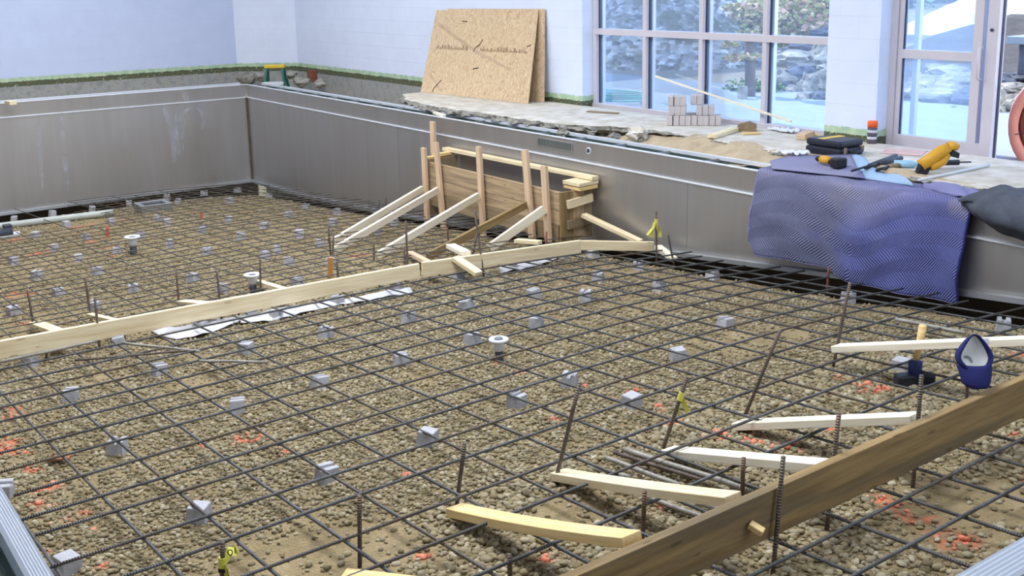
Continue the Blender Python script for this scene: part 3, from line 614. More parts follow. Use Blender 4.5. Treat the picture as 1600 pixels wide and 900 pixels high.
brace(684, 297, 6.39, 523, 395, 'pale raking brace of the twin pair, lower and nearer one', M_PINEW)
brace(747, 306, 6.39, 590, 404, 'pale raking brace to the middle post of the form', M_PINEW)
brace(822, 320, 6.39, 668, 406, 'brown sided raking brace below the second post from the right', M_DIRTY)
brace(850, 327, 6.38, 764, 393, 'white raking brace to the right corner post of the form', M_PINEW, .04, .085)
a = onx(912, 336, XR+.10); g = ongr(1008, 386); lumber('brace', a, ony(1001, 378, YW-.09), .075, .038, M_PINE, 'pine brace from the right end of the form down along the steel wall', 'brace')
lumber('scrap', onrb(806, 376, .03), onrb(844, 379, .03), .07, .036, M_PINE, 'pine offcut lying between the form posts and the curb', 'board')
# ================================================================== RIGHT FORM BOARD WITH KICKERS
XB = -2.375
zb_ = lambda y: -.436 + .0128*(y-3.1)
lumber('form_board', (XB-.019, 1.35, zb_(1.35)+.0925), (XB-.019, 5.6, zb_(5.6)+.0925), .038, .187, M_DIRTY, 'big stained form board on edge across the lower right', 'board')
def kick2(ug, vg, u1, v1, label, mat, gz=.045, bow=0):
    g = ongr(ug, vg); p1 = onx(u1, v1, XB-.085); return lumber('kicker', Vector((g.x, g.y, g.z+gz)), Vector((p1.x, p1.y, p1.z-.02)), .086, .037, mat, label, 'board', group='kickers bracing the big form board', bow=bow)
kick2(711, 812, 988, 834, 'yellow pine kicker nearest the bottom edge, propping the big stained board', M_PINEY, bow=-.012)
kick2(872, 756, 1146, 772, 'white topped pine kicker over the loose bars, second from the bottom', M_PINE, bow=-.006)
kick2(1044, 720, 1295, 721, 'grey white kicker reaching the board behind two close stakes', M_PINEW)
kick2(1152, 673, 1432, 646, 'thin pale kicker between the loose bars and the sledgehammer', M_PINEW, gz=.03)
g = onrb(1306, 544, .05); p1 = onx(1640, 531, XB-.085); lumber('kicker', g, p1, .086, .037, M_PINEW, 'long pale kicker behind the blue cap, farthest of the right hand ones', 'board', group='kickers bracing the big form board')
lumber('scrap', (XB+.004, 2.70, -.345), (XB+.05, 2.72, -.365), .035, .022, M_PINEY, 'small wooden wedge on the front of the big stained board', 'wedge')
g = ongr(586, 946); lumber('scrap', Vector((g.x-.1, g.y-.08, g.z+.08)), Vector((g.x+.25, g.y+.22, g.z+.08)), .12, .036, M_PINEY, 'pale plank end cut off by the bottom edge of the picture', 'board')
# ================================================================== UPRIGHT STAKES
def stake(ut, vt, ub, vb, label, mat=M_STK, r=.0092, lean=True, h=-GD-.03, parent=None, grp='upright rebar stakes'):
    b_ = ongr(ub, vb, -.0); r_ = ray(ut, vt)
    # top: on the view ray, at the point nearest to straight above the foot
    hz = Vector((r_.x, r_.y)); k = (b_.x*hz.x+b_.y*hz.y)/hz.length_squared; t_ = O + r_*k
    b_.z -= .05
    return bar('rebar_stake', b_, t_, r, mat, label, 'stake', grp, seg=4, wob=.001)
ST = [(43,453,53,510,'thin rusty stake behind the curb with green foot, leftmost upright'),(133,434,143,500,'rusty stake standing behind the curb, second upright from the left'),(148,464,156,548,'dark stake on the near face of the curb, leftmost one on that side'),(275,419,280,478,'thin rusty stake behind the curb near its wide kicker'),(339,423,347,508,'tall dark stake crossing the near face of the curb at its middle'),(406,404,407,462,'thin stake standing beside the white drain pipe behind the curb'),(526,408,533,468,'leaning dark stake against the near face of the curb, beside the orange wooden stake'),(513,354,517,402,'rusty stake above the orange wooden stake at the twin braces'),(521,367,519,402,'short stake at the foot of the twin braces'),(584,378,584,407,'short rusty stake left of the foot of the middle brace'),(634,345,638,445,'tall dark stake crossing the curb left of its joint'),(631,386,634,418,'stub of rebar close behind the tall stake at the curb joint'),(707,379,709,404,'short dark stake through the loose blocks over the curb'),(742,329,757,433,'tallest leaning stake in front of the timber form'),(745,366,737,398,'thin bar leaning the other way behind the tallest stake'),(671,424,672,440,'short stub before the curb right of its joint'),(593,313,590,335,'thin rusty stub at the wall base left of the form'),(603,310,603,328,'dark stub at the wall base left of the form'),(194,516,194,536,'short stub before the curb, second from left'),(72,545,72,560,'short stub before the curb, nearest the left edge'),(373,485,373,502,'short stub before the curb by the white plastic sheet'),(1044,367,1054,412,'leaning dark stake beside the taped stake at the steel wall'),
 (1328,442,1299,577,'long grey leaning rod touching the tip of the far kicker'),(1219,516,1157,652,'long leaning rod left of the thin pale kicker'),(906,597,861,762,'leaning dark stake at the left end of the white topped kicker'),(726,692,710,797,'leaning stake at the left tip of the yellow kicker'),(562,774,561,884,'upright dark stake with nothing beside it, bottom centre of the bed'),(796,866,797,915,'thick stake top at the bottom edge, left of the big board'),(830+177,766,1003,853,'upright stake at the right end of the yellow kicker'),(1162,715,1158,790,'upright stake at the right end of the white topped kicker'),]
for a in ST: stake(*a)
stake(699, 355, 701, 384, 'red rusty stake between the middle brace and the curb', M_RUST); stake(854, 362, 852, 408, 'red rusty stake at the curb below the form corner post', M_RUST); stake(1295, 418, 1292, 450, 'red tipped short stake below the blue blanket', M_RUST)
for ut, vt, ub, vb, lb_ in ((1311, 645, 1290, 842, 'stake behind the big board passing down beneath it, at the third kicker'), (1440, 586, 1426, 762, 'stake behind the big board beside the sledgehammer')):
    bb = onx(ub, vb, XB-.052); bar('rebar_stake', Vector((bb.x, bb.y, -.60)), onx(ut, vt, XB-.060), .0092, M_STK, lb_, 'stake', 'upright rebar stakes', seg=4, wob=.001)
# stake on the near face of the big board
t_ = onx(1224, 713, XB+.012); bb = onx(1206, 900, XB+.03); bar('rebar_stake', Vector((bb.x, bb.y, -.62)), t_, .0085, M_STK, 'thick stake standing on the near face of the big stained board', 'stake', 'upright rebar stakes', seg=4, wob=.001)
cap_c = onx(1535, 607, XB-.02)
bar('rebar_stake', (XB-.135, cap_c.y+.08, -.60), (XB-.135, cap_c.y+.075, cap_c.z+.17), .0085, M_STK, 'stake behind the big board that carries the blue cap', 'stake', 'upright rebar stakes', seg=4, wob=.001)
# wooden stake
p = ongr(516, 441); q = onrb(516, 441, 0); r_ = ray(516, 402); k = (p.x*r_.x+p.y*r_.y)/(r_.x**2+r_.y**2); t_ = O+r_*k
lumber('wooden_stake', Vector((p.x, p.y, p.z-.05)), t_, .04, .03, M_ORANGEW, 'orange brown wooden stake behind the curb below a rebar stake', 'stake', up=(0, 1, 0))
# taped stakes: tape is tied round the stake
M_TAPE = pmat('yellow_tape', rgb(216, 212, 96), .5, 0, .1, 20); M_BLK = pmat('black_rubber', rgb(26, 26, 30), .5)
def taped(ut, vt, ub, vb, label, tz, n, size, seed, marks=False):
    o = stake(ut, vt, ub, vb, label); M = o.matrix_basis.copy(); rr = random.Random(seed)
    L = max(v.co.x for v in o.data.vertices)*2; top = M @ Vector((L/2, 0, 0)); dn = (M @ Vector((-L/2, 0, 0)) - top).normalized()
    kz = top + dn*tz; inv_ = M.inverted(); b = MB()
    b.tube([kz-dn*.02, kz+dn*.02], .014, 10, M=inv_)
    for i in range(n):
        w_ = size*(rr.uniform(.10, .22) if not marks else .42); dirv = (CR*rr.uniform(-.5, .6)+Vector((0, 0, rr.uniform(-1.6, -.2)))).normalized() if not marks else (CR*(.6, .25, .12)[i]+Vector((0, 0, (.8, -1, -1)[i]))).normalized(); side = Vector((-dirv.z, dirv.x*.2, dirv.x)).normalized()
        P = []; 
        for s in range(5):
            c_ = kz+dirv*(size*s/4)+Vector((0, 0, -.25*size*(s/4)**2))+Vector((rr.uniform(-1, 1), rr.uniform(-1, 1), rr.uniform(-1, 1)))*size*.07
            P.append([c_-side*w_/2, c_+side*w_/2])
        b.grid([[inv_ @ x for x in r] for r in P])
    t_ = b.build('tape', M_TAPE, o); sm = t_.modifiers.new('thick', 'SOLIDIFY'); sm.thickness = .0012
    if marks:
        b = MB()
        c_ = kz+CR*.036+Vector((0, 0, .045))-CF*.012; b.tube([inv_ @ (c_+Vector((0, 0, .011*math.cos(a)))+CR*.009*math.sin(a)) for a in np.linspace(0, 6.28, 13)], .002, 5); b.tube([inv_ @ (c_+CR*.019+Vector((0, 0, .006+z_))) for z_ in (-.010, .014)], .002, 5)
        b.tube([kz-dn*.006+dn*.03, kz+dn*.006+dn*.03], .0152, 10, M=inv_)
        b.build('tape_print', M_BLK, t_)
    return o
taped(1025, 330, 1026, 412, 'stake at the steel wall with a bunch of yellow green tape', .09, 7, .12, 8)
taped(1074, 589, 1029, 707, 'leaning rusty stake with a small yellow ribbon tied near its top', .10, 3, .07, 2)
taped(348, 846, 344, 925, 'stake at the bottom left with yellow and black caution tape', .085, 3, .105, 5, True)
# ================================================================== LOOSE BARS, PIPES
def loose(u0, v0, u1, v1, label, mat=M_GBAR, r=.009, h=.02, h1=None, name='loose_bar', cat='steel bar', grp='loose bars bundled by the right board'):
    a, b_ = ongr(u0, v0, h), ongr(u1, v1, h if h1 is None else h1)
    return bar(name, a, b_, r, mat, label, cat, grp, seg=6, wob=.002)
loose(975, 702, 1180, 768, 'thick grey bar lying topmost and farthest in the loose bundle', r=.014, h=.06); loose(960, 707, 1096, 750, 'rust brown bar lying in the middle of the loose bundle', M_STK, .010, .05)
loose(946, 715, 1062, 758, 'grey bar lying nearest in the loose bundle behind the white topped kicker', r=.012, h=.05); loose(1013, 778, 1104, 810, 'grey bar end showing between white topped kicker and big board', r=.012, h=.03)
loose(1088, 786, 1136, 797, 'short grey bar end at the big board under the white topped kicker', r=.012, h=.03); loose(924, 731, 985, 746, 'grey bar half hidden by the white topped kicker left of the bundle', r=.012, h=.03)
loose(192, 536, 312, 549, 'dusty bar lying just in front of the curb at left, upper one', h=.10, r=.010, grp='loose bars before the curb'); loose(117, 563, 292, 548, 'brown bar lying before the curb at left, lower one', M_STK, .008, .10, grp='loose bars before the curb'); loose(312, 564, 418, 566, 'short dusty bar lying alone right of the crossed loose bars', h=.10, r=.010, grp='loose bars before the curb')
loose(-12, 568, 150, 533, 'grey conduit lying along the near foot of the curb at far left', r=.012, h=.09, grp='loose bars before the curb'); loose(1400, 499, 1508, 520, 'pale pipe lying on the mat below the blanket corner', r=.014, h=.10, grp='loose bars before the curb')
M_PVC = pmat('white_plastic', rgb(216, 220, 226), .4, 0, .05, 6); M_GPIPE = pmat('grey_plastic_pipe', rgb(178, 182, 176), .5, 0, .08, 6); M_DPIPE = pmat('dark_grey_pipe', rgb(62, 66, 76), .5, 0, .12)
a, b_ = ongr(-30, 357, .06), ongr(177, 332, .06); bar('plastic_pipe', a, b_, .045, M_GPIPE, 'long pale plastic pipe lying on the deep bed below the left wall', 'pipe', n=14, wob=.002)
M_PLUG = pmat('grey_plug', rgb(120, 126, 136), .5)
def drain(u, vt, vb, label, sr, plug=False):
    g = ongr(u, vb); r_ = ray(u, vt); k = (g.x*r_.x+g.y*r_.y)/(r_.x**2+r_.y**2); h = (O+r_*k).z-g.z
    t = thing('drain_pipe', label, 'drain pipe', g, 0, 'drain pipes standing in the pool bed')
    MB().lathe([(sr*.42, -.1), (sr*.42, h*.62), (0, h*.62)], 20).build('pipe', M_DPIPE, t, smooth=True)
    fl_ = MB().lathe([(sr*.46, h*.5), (sr*.54, h*.52), (sr*.56, h*.80), (sr*.60, h-.022), (sr*.98, h-.014), (sr, h-.006), (sr*.99, h), (sr*.55, h), (sr*.5, h-.01), (sr*.46, h-.04), (0, h-.045)], 28).build('flange', M_PVC, t, smooth=True)
    if plug: MB().lathe([(sr*.40, h-.045), (sr*.40, h+.005), (sr*.34, h+.008), (0, h+.008)], 20).build('plug', M_PLUG, t, smooth=True)
    else: MB().lathe([(sr*.47, h-.012), (sr*.47, h-.008), (0, h-.008)], 20).build('opening', M_DPIPE, t)
    return t
drain(780, 529, 566, 'white flanged drain pipe with plugged top, in the middle of the shallow bed', .062, True)
drain(209, 369, 397, 'white flanged drain pipe standing in the deep bed, farthest one', .085)
drain(396, 428, 457, 'white cup shaped drain pipe standing close behind the curb', .072)
# steel sump box in the deep bed
g = ongr(240, 330); t = thing('sump_frame', 'grey steel sump frame with dark opening set in the deep bed', 'drain box', (g.x, g.y, g.z), .0)
for c_, s_ in (((-.16, 0), (.06, .42)), ((.16, 0), (.06, .42)), ((0, -.18), (.26, .06)), ((0, .18), (.26, .06))): MB().box((c_[0], c_[1], .07), (s_[0], s_[1], .10)).build('frame_side', M_FLANGE, t, bevel=.006)
MB().box((0, 0, .03), (.28, .34, .04)).build('opening', M_BLK, t)
g = ongr(4, 372); t = thing('pipe_fitting', 'dark pipe fitting with white band at the left edge of the deep bed', 'pipe', (g.x, g.y, g.z))
MB().tube([(0, -.3, .06), (0, .12, .06)], .06, 16).build('body', M_DPIPE, t, smooth=True); MB().tube([(.02, -.3, .03), (.02, .20, .03)], .035, 12).build('band', M_PVC, t, smooth=True); MB().box((-.05, .08, .13), (.10, .10, .05)).build('cap', M_DPIPE, t, bevel=.01)
M_ORG = pmat('orange_marker', rgb(240, 96, 62), .6)
for u, vt, vb, lb in ((168, 354, 370, 'orange painted marker stick in the deep bed, the taller one at left'), (314, 332, 343, 'orange painted marker stick in the deep bed, the shorter one at right')):
    g = ongr(u, vb); r_ = ray(u, vt); k = (g.x*r_.x+g.y*r_.y)/(r_.x**2+r_.y**2); lumber('marker_stick', Vector((g.x, g.y, g.z-.03)), O+r_*k, .04, .02, M_ORG, lb, 'marker stick', up=(0, 1, 0))
g = ongr(90, 726); lumber('tile_scrap', Vector((g.x-.035, g.y-.03, g.z+.028)), Vector((g.x+.03, g.y+.06, g.z+.036)), .05, .012, pmat('terracotta', rgb(150, 98, 74), .8), 'reddish brown tile scrap on the gravel at lower left', 'scrap')
# plastic sheet along the near foot of the curb
M_SHEET = pmat('white_plastic_film', rgb(206, 206, 212), .35, 0, .08, 5, .006, 14)
def sheet(top, bot, label, seed, mat=M_SHEET):
    P = []; n = 40
    def interp(L, s):
        k = s*(len(L)-1); i = min(int(k), len(L)-2); f_ = k-i; return L[i][0]*(1-f_)+L[i+1][0]*f_, L[i][1]*(1-f_)+L[i+1][1]*f_
    for i in range(n+1):
        s = i/n; a, b_ = interp(top, s), interp(bot, s); row = []
        for j in range(6):
            f_ = j/5; p = onrb(a[0]*(1-f_)+b_[0]*f_, a[1]*(1-f_)+b_[1]*f_, -.045)
            p.z += .02*mnoise.noise(Vector((p.x*9, p.y*9, seed))) - .02*f_; row.append(p)
        P.append(row)
    o = MB().grid(P).build('plastic_sheet', mat, smooth=True); s_ = o.modifiers.new('thick', 'SOLIDIFY'); s_.thickness = .004
    return tag(o, label, 'plastic sheet', 'plastic film scraps along the curb')
sheet([(238, 516), (290, 508), (345, 499), (376, 494)], [(242, 520), (275, 526), (320, 519), (374, 498)], 'crumpled white plastic film under the curb, left piece', 1)
sheet([(374, 496), (440, 480), (540, 467), (640, 449)], [(376, 500), (420, 497), (520, 474), (645, 453)], 'long strip of white plastic film along the curb, middle piece', 2)
sheet([(780, 418), (810, 408), (850, 398), (880, 392)], [(782, 422), (830, 414), (862, 404), (884, 396)], 'white plastic film under the right part of the curb', 3)
# ================================================================== SLEDGEHAMMER AND CAP
M_BLUE = pmat('blue_enamel', rgb(36, 52, 110), .45, 0, .12); M_DKM = pmat('dark_forged_metal', rgb(44, 48, 58), .5, .3)
g = ongr(1428, 604); t = thing('sledgehammer', 'sledgehammer standing on its dark head with pale handle up', 'hammer', g, math.radians(60))
MB().prism([(-.105, -.034, .0), (.105, -.034, .0), (.105, .034, .0), (-.105, .034, .0)], (0, 0, .075)).build('head', M_DKM, t, bevel=.014)
MB().lathe([(.034, .06), (.036, .14), (.024, .15), (0, .15)], 14).build('collar', M_BLUE, t, smooth=True)
tp = ongr(1428, 604); r_ = ray(1442, 508); k = (tp.x*r_.x+tp.y*r_.y)/(r_.x**2+r_.y**2); tv = (O+r_*k)-Vector(g); tv = Matrix.Rotation(-math.radians(60), 3, 'Z') @ tv
MB().tube([Vector((0, 0, .14)), tv*.6+Vector((0, 0, .02)), tv*.98, tv], [.016, .019, .021, .017], 12).build('handle', M_PINEY, t, smooth=True)
M_NAVY = pmat('navy_cotton', rgb(30, 34, 94), .9, 0, .12, 30, .001, 300); M_LIN = pmat('white_lining', rgb(206, 208, 204), .85, 0, .08)
Mc = Matrix(((CR.x, CF.x, 0, 0), (CR.y, CF.y, 0, 0), (0, 0, 1, 0), (0, 0, 0, 1)))
cc = Vector((XB-.030, cap_c.y-.01, cap_c.z-.004)); t = thing('baseball_cap', 'navy blue baseball cap hung on a stake over the big board', 'cap', cc, math.atan2(CR.y, CR.x)); t.rotation_euler = (-.36, 0, math.atan2(CR.y, CR.x))
# local: x right, y away from the viewer, z up
out = [(0, .243), (-.030, .228), (-.062, .185), (-.086, .150), (-.080, .115), (-.060, .085), (0, .062), (.060, .085), (.080, .115), (.086, .150), (.060, .190), (.028, .230)]
inn = [(0, .236), (-.022, .212), (-.046, .172), (-.064, .142), (-.058, .120), (-.034, .094), (.006, .070), (.034, .092), (.058, .120), (.056, .145), (.040, .182), (.020, .214)]
n = len(out); cz = .15
rings = [[(x, .0+.02*abs(x)/.08, z) for x, z in inn], [(x, -.012, z) for x, z in [((a[0]+b[0])/2, (a[1]+b[1])/2) for a, b in zip(out, inn)]], [(x, .0+.015*abs(x)/.08, z) for x, z in out]]
for s_, y_ in ((.96, .03), (.88, .055), (.70, .08), (.40, .095), (.1, .10)): rings.append([(x*s_, y_, cz+(z-cz)*s_*.92) for x, z in out])
b = MB(); vs = [p for r in rings for p in r]; fs = [(i*n+k, i*n+(k+1) % n, (i+1)*n+(k+1) % n, (i+1)*n+k) for i in range(len(rings)-1) for k in range(n)]; fs.append(tuple(range((len(rings)-1)*n, len(rings)*n))); b.add(vs, fs)
o = b.build('crown', M_NAVY, t, smooth=True); ss = o.modifiers.new('sub', 'SUBSURF'); ss.levels = ss.render_levels = 1
rings = [[(x, .004+.02*abs(x)/.08, z) for x, z in inn]]+[[(x*s_, y_, cz+(z-cz)*s_) for x, z in inn] for s_, y_ in ((1.0, .010), (.92, .018), (.6, .026), (.1, .03))]
b = MB(); b.add([p for r in rings for p in r], [(i*n+k, i*n+(k+1) % n, (i+1)*n+(k+1) % n, (i+1)*n+k) for i in range(4) for k in range(n)]+[tuple(range(4*n, 5*n))]); o = b.build('lining', M_LIN, t, smooth=True); ss = o.modifiers.new('sub', 'SUBSURF'); ss.levels = ss.render_levels = 1
b = MB(); P = []
for i in range(9):
    a_ = -1+i/4; P.append([(a_*(.078-.014*f_), -.012-.014*math.sin(f_*2.4)+.045*a_*a_, (.098+.012*a_*a_)*(1-f_)+f_*(.0+.030*a_**4)) for f_ in np.linspace(0, 1, 7)])
o = b.grid(P).build('brim', M_NAVY, t, smooth=True); s_ = o.modifiers.new('thick', 'SOLIDIFY'); s_.thickness = .005
MB().box((.062, .045, .205), (.034, .012, .026)).build('side_label', M_LIN, t, bevel=.003)
b = MB(); 
for r0 in (.018, .024): b.tube([(-.034+r0*math.sin(a_), .022, .118+r0*math.cos(a_)) for a_ in np.linspace(-.6, 1.8, 9)], .0014, 5)
b.build('lining_print', M_GASKET, t)
# ================================================================== BLANKET OVER THE GUTTER
def blanketmat():
    tt = NT('quilted_moving_blanket'); uv = tt.n('UVMap'); sx = tt.n('SeparateXYZ'); tt.l(uv.outputs[0], sx.inputs[0]); U, Vv = sx.outputs[0], sx.outputs[1]
    band = tt.math('FLOOR', tt.math('DIVIDE', Vv, .10)); sg = tt.math('SUBTRACT', tt.math('MULTIPLY', tt.math('MODULO', tt.math('ABSOLUTE', band), 2), 2), 1)
    h = tt.math('SINE', tt.math('MULTIPLY', tt.math('ADD', U, tt.math('MULTIPLY', tt.math('MULTIPLY', sg, Vv), .8)), 2*math.pi/.021))
    n1 = tt.noise(2.2, tt.coord()); geo = tt.n('NewGeometry'); g2 = tt.n('SeparateXYZ'); tt.l(geo.outputs['Position'], g2.inputs[0])
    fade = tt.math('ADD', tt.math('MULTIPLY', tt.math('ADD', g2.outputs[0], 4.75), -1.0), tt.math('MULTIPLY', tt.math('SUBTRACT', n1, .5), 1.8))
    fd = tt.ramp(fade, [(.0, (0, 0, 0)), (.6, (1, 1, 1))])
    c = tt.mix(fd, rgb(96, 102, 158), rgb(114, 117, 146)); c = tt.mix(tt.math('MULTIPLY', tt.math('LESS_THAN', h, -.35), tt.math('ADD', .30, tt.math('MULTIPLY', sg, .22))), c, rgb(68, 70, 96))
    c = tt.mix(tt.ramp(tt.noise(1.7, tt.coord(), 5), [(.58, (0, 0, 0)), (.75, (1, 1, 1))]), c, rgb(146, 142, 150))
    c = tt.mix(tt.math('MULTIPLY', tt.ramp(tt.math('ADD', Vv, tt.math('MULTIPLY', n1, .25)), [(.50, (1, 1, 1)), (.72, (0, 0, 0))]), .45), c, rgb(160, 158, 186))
    return tt.done(c, .95, 0, tt.bump(h, .0032, .9), .1)
M_BLKT = blanketmat(); M_BLKB = pmat('light_blue_blanket_back', rgb(156, 184, 214), .95, 0, .06, 6, .002, 60); M_DKB = pmat('dark_grey_quilt', rgb(80, 85, 98), .95, 0, .25, 6, .006, 30, (1, 3, 1)); M_HEM = pmat('pale_hem', rgb(128, 130, 172), .9)
lx = [-6.02, -5.91, -5.26, -5.01, -4.62, -4.14]; lz = [-.66, -.745, -.72, -.78, -.77, -.755]
bt = thing('moving_blanket', 'quilted blue moving blanket hung over the pool edge', 'blanket', (-5.08, YW, 0)); P = []; UV = []
nU, nT = 96, 70
for i in range(nU+1):
    x = -6.03+1.92*i/nU; bz = float(np.interp(x, lx, lz)); back = 7.26+.12*math.sin(i*.09)+.10*mnoise.noise(Vector((x*2, 0, 3)))
    top = back-(YW-.035); L = top + (LZ+.012-bz); row = []; uvr = []
    for j in range(nT+1):
        s = L*j/nT
        if s < top:
            y = back-s; z = LZ+.022+.010*mnoise.noise(Vector((x*4, y*6, 2)))
            xx = x
        else:
            dd = s-top; y = YW-.035-.012*math.sin(min(1, dd/.03)*1.57); z = LZ+.016-dd; k_ = min(1, dd/.35)
            y -= (.020*math.sin(x*6.5+1)+.012*math.sin(x*15+dd*1.5)+.040*mnoise.noise(Vector((x*3, dd*4, 1))))*k_ + .085*k_
            xx = x - .05*dd*(1 if x < -5 else .3) + .012*mnoise.noise(Vector((x*4, dd*5, 9)))
        row.append((xx-bt.location.x, y-bt.location.y, z)); uvr.append((x, s))
    P.append(row); UV.append(uvr)
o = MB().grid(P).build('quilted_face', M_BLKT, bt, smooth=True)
ul = o.data.uv_layers.new(name='UVMap')
for l in o.data.loops:
    i, j = divmod(l.vertex_index, nT+1); ul.data[l.index].uv = UV[i][j]
s_ = o.modifiers.new('thick', 'SOLIDIFY'); s_.thickness = .010; s_.offset = 1
for i in (0, nU): MB().tube([Vector(P[i][j])+Vector((0, -.004, 0)) for j in range(18, nT+1)], .009, 6).build('hem', M_HEM if i == 0 else M_NAVY, bt, smooth=True)
MB().tube([Vector(P[52][j])+Vector((0, -.004, 0)) for j in range(18, nT+1)], .004, 6).build('seam', pmat('pale_thread', rgb(132, 134, 164), .9), bt, smooth=True)
MB().tube([Vector(P[i][nT])+Vector((0, -.003, 0)) for i in range(nU+1)], .008, 6).build('hem', M_HEM, bt, smooth=True)
# turned-back corner showing the light blue lining
cor = [onz(1330, 242, .02), onz(1348, 268, -.03), (onz(1375, 282, -.04)), onz(1402, 283, -.03), onz(1352, 262, .03)]
P = []
for i in range(13):
    s = i/12; a = onz(1331, 243, .03).lerp(onz(1420, 287, -.02), s) + Vector((0, 0, .03*math.sin(s*9))); b_ = onz(1345, 279, -.04).lerp(onz(1428, 291, -.03), s)
    P.append([a.lerp(b_, k/5)+Vector((-bt.location.x, -bt.location.y, .015*math.sin(k*.63))) for k in range(6)])
o = MB().grid(P).build('turned_corner', M_BLKB, bt, smooth=True); s_ = o.modifiers.new('thick', 'SOLIDIFY'); s_.thickness = .008
P = []
for i in range(15):
    s = i/14; a = onz(1203, 256, -.04).lerp(onz(1262, 240, 0), s) if s < .5 else onz(1232, 248, -.02).lerp(onz(1340, 246, .01), (s-.5)*2); b_ = onz(1206, 268, -.05).lerp(onz(1350, 283, -.045), s)
    P.append([a.lerp(b_, k/5)+Vector((-bt.location.x, -bt.location.y, .02)) for k in range(6)])
o = MB().grid(P).build('blanket_top_fold', M_BLKT, bt, smooth=True); s_ = o.modifiers.new('thick', 'SOLIDIFY'); s_.thickness = .008
# dark quilt bundle
q = thing('quilt_bundle', 'dark grey quilt bundled on the gutter right of the blue blanket', 'quilt', onz(1570, 330, -.05)); qi = -q.location
P = []
for i in range(61):
    k = i/60; x = -4.16+1.75*k; bot = LZ+.02-.24*min(1, max(0, k-.04)/.32)**.8-.03*math.sin(k*14); back = 7.16+.22*min(1, k*2.2)+.08*math.sin(k*9); en = min(1, k/.12); row = []
    for j in range(41):
        t_ = j/40
        if t_ < .3:
            f_ = t_/.3; y = YW-.05-.075*math.sin(f_*math.pi*.75)*en-.02; z = bot+(LZ+.055-bot)*f_
        else:
            f_ = (t_-.3)/.7; y = YW-.11+(back-YW+.11)*f_; z = LZ+.055+en*(.075*max(0, math.sin(f_*7.2+k*4.5))**.7+.05*max(0, math.sin(f_*11-k*7)))*(1-f_*.5)
            if f_ > .9: z = max(.02, z-.05) if y > 7.25 else z
        q_ = Vector((x, y, z)); nz = Vector((mnoise.noise(q_*5), mnoise.noise(q_*5+Vector((7, 0, 0))), mnoise.noise(q_*5+Vector((0, 7, 0)))))
        row.append(q_+.035*nz*en+.010*Vector((0, mnoise.noise(q_*16), mnoise.noise(q_*15)))+qi)
    P.append(row)
o = MB().grid(P).build('crumpled_quilt', M_DKB, q, smooth=True); s_ = o.modifiers.new('thick', 'SOLIDIFY'); s_.thickness = .022
P = []
for i in range(31):
    k = i/30; a_ = onz(1440, 289, -.03).lerp(onz(1556, 303, .0), k); b_ = onz(1444, 295, -.05).lerp(onz(1530, 316, -.02), k)
    P.append([a_.lerp(b_, j/10)+Vector((0, 0, .05*math.sin(math.pi*j/10)*math.sin(math.pi*min(1, k*1.2+.05))+.02*mnoise.noise(Vector((k*5, j*.3, 2)))))-Vector((bt.location.x, bt.location.y, 0)) for j in range(11)])
o = MB().grid(P).build('rumpled_corner', M_BLKT, bt, smooth=True); s_ = o.modifiers.new('thick', 'SOLIDIFY'); s_.thickness = .010
# ================================================================== THINGS ON THE DECK
# OSB sheets leaning on the wall
def osbmat():
    tt = NT('oriented_strand_board'); v = tt.coord((1, 1, 1)); vo = tt.n('TexVoronoi'); vo.inputs['Scale'].default_value = 60
    mp = tt.coord((1, 1, .45)); nz = tt.n('TexNoise'); nz.inputs['Scale'].default_value = 7; tt.l(mp, nz.inputs['Vector'])
    mixv = tt.n('VectorMath', operation='ADD'); tt.l(mp, mixv.inputs[0]); ms = tt.n('VectorMath', operation='SCALE'); tt.l(nz.outputs['Color'], ms.inputs[0]); ms.inputs['Scale'].default_value = .22; tt.l(ms.outputs[0], mixv.inputs[1]); tt.l(mixv.outputs[0], vo.inputs['Vector'])
    bw = tt.n('RGBToBW'); tt.l(vo.outputs['Color'], bw.inputs[0])
    c = tt.ramp(bw.outputs[0], [(.1, rgb(184, 156, 124)), (.4, rgb(204, 178, 145)), (.7, rgb(212, 188, 155)), (1, rgb(222, 202, 172))])
    sp = tt.ramp(tt.noise(13, v, 4, .7), [(.66, (0, 0, 0)), (.72, (1, 1, 1))]); c = tt.mix(tt.math('MULTIPLY', sp, .6), c, rgb(104, 78, 50))
    return tt.done(c, .8, 0, tt.bump(vo.outputs['Distance'], .002), .2)
M_OSB = osbmat()
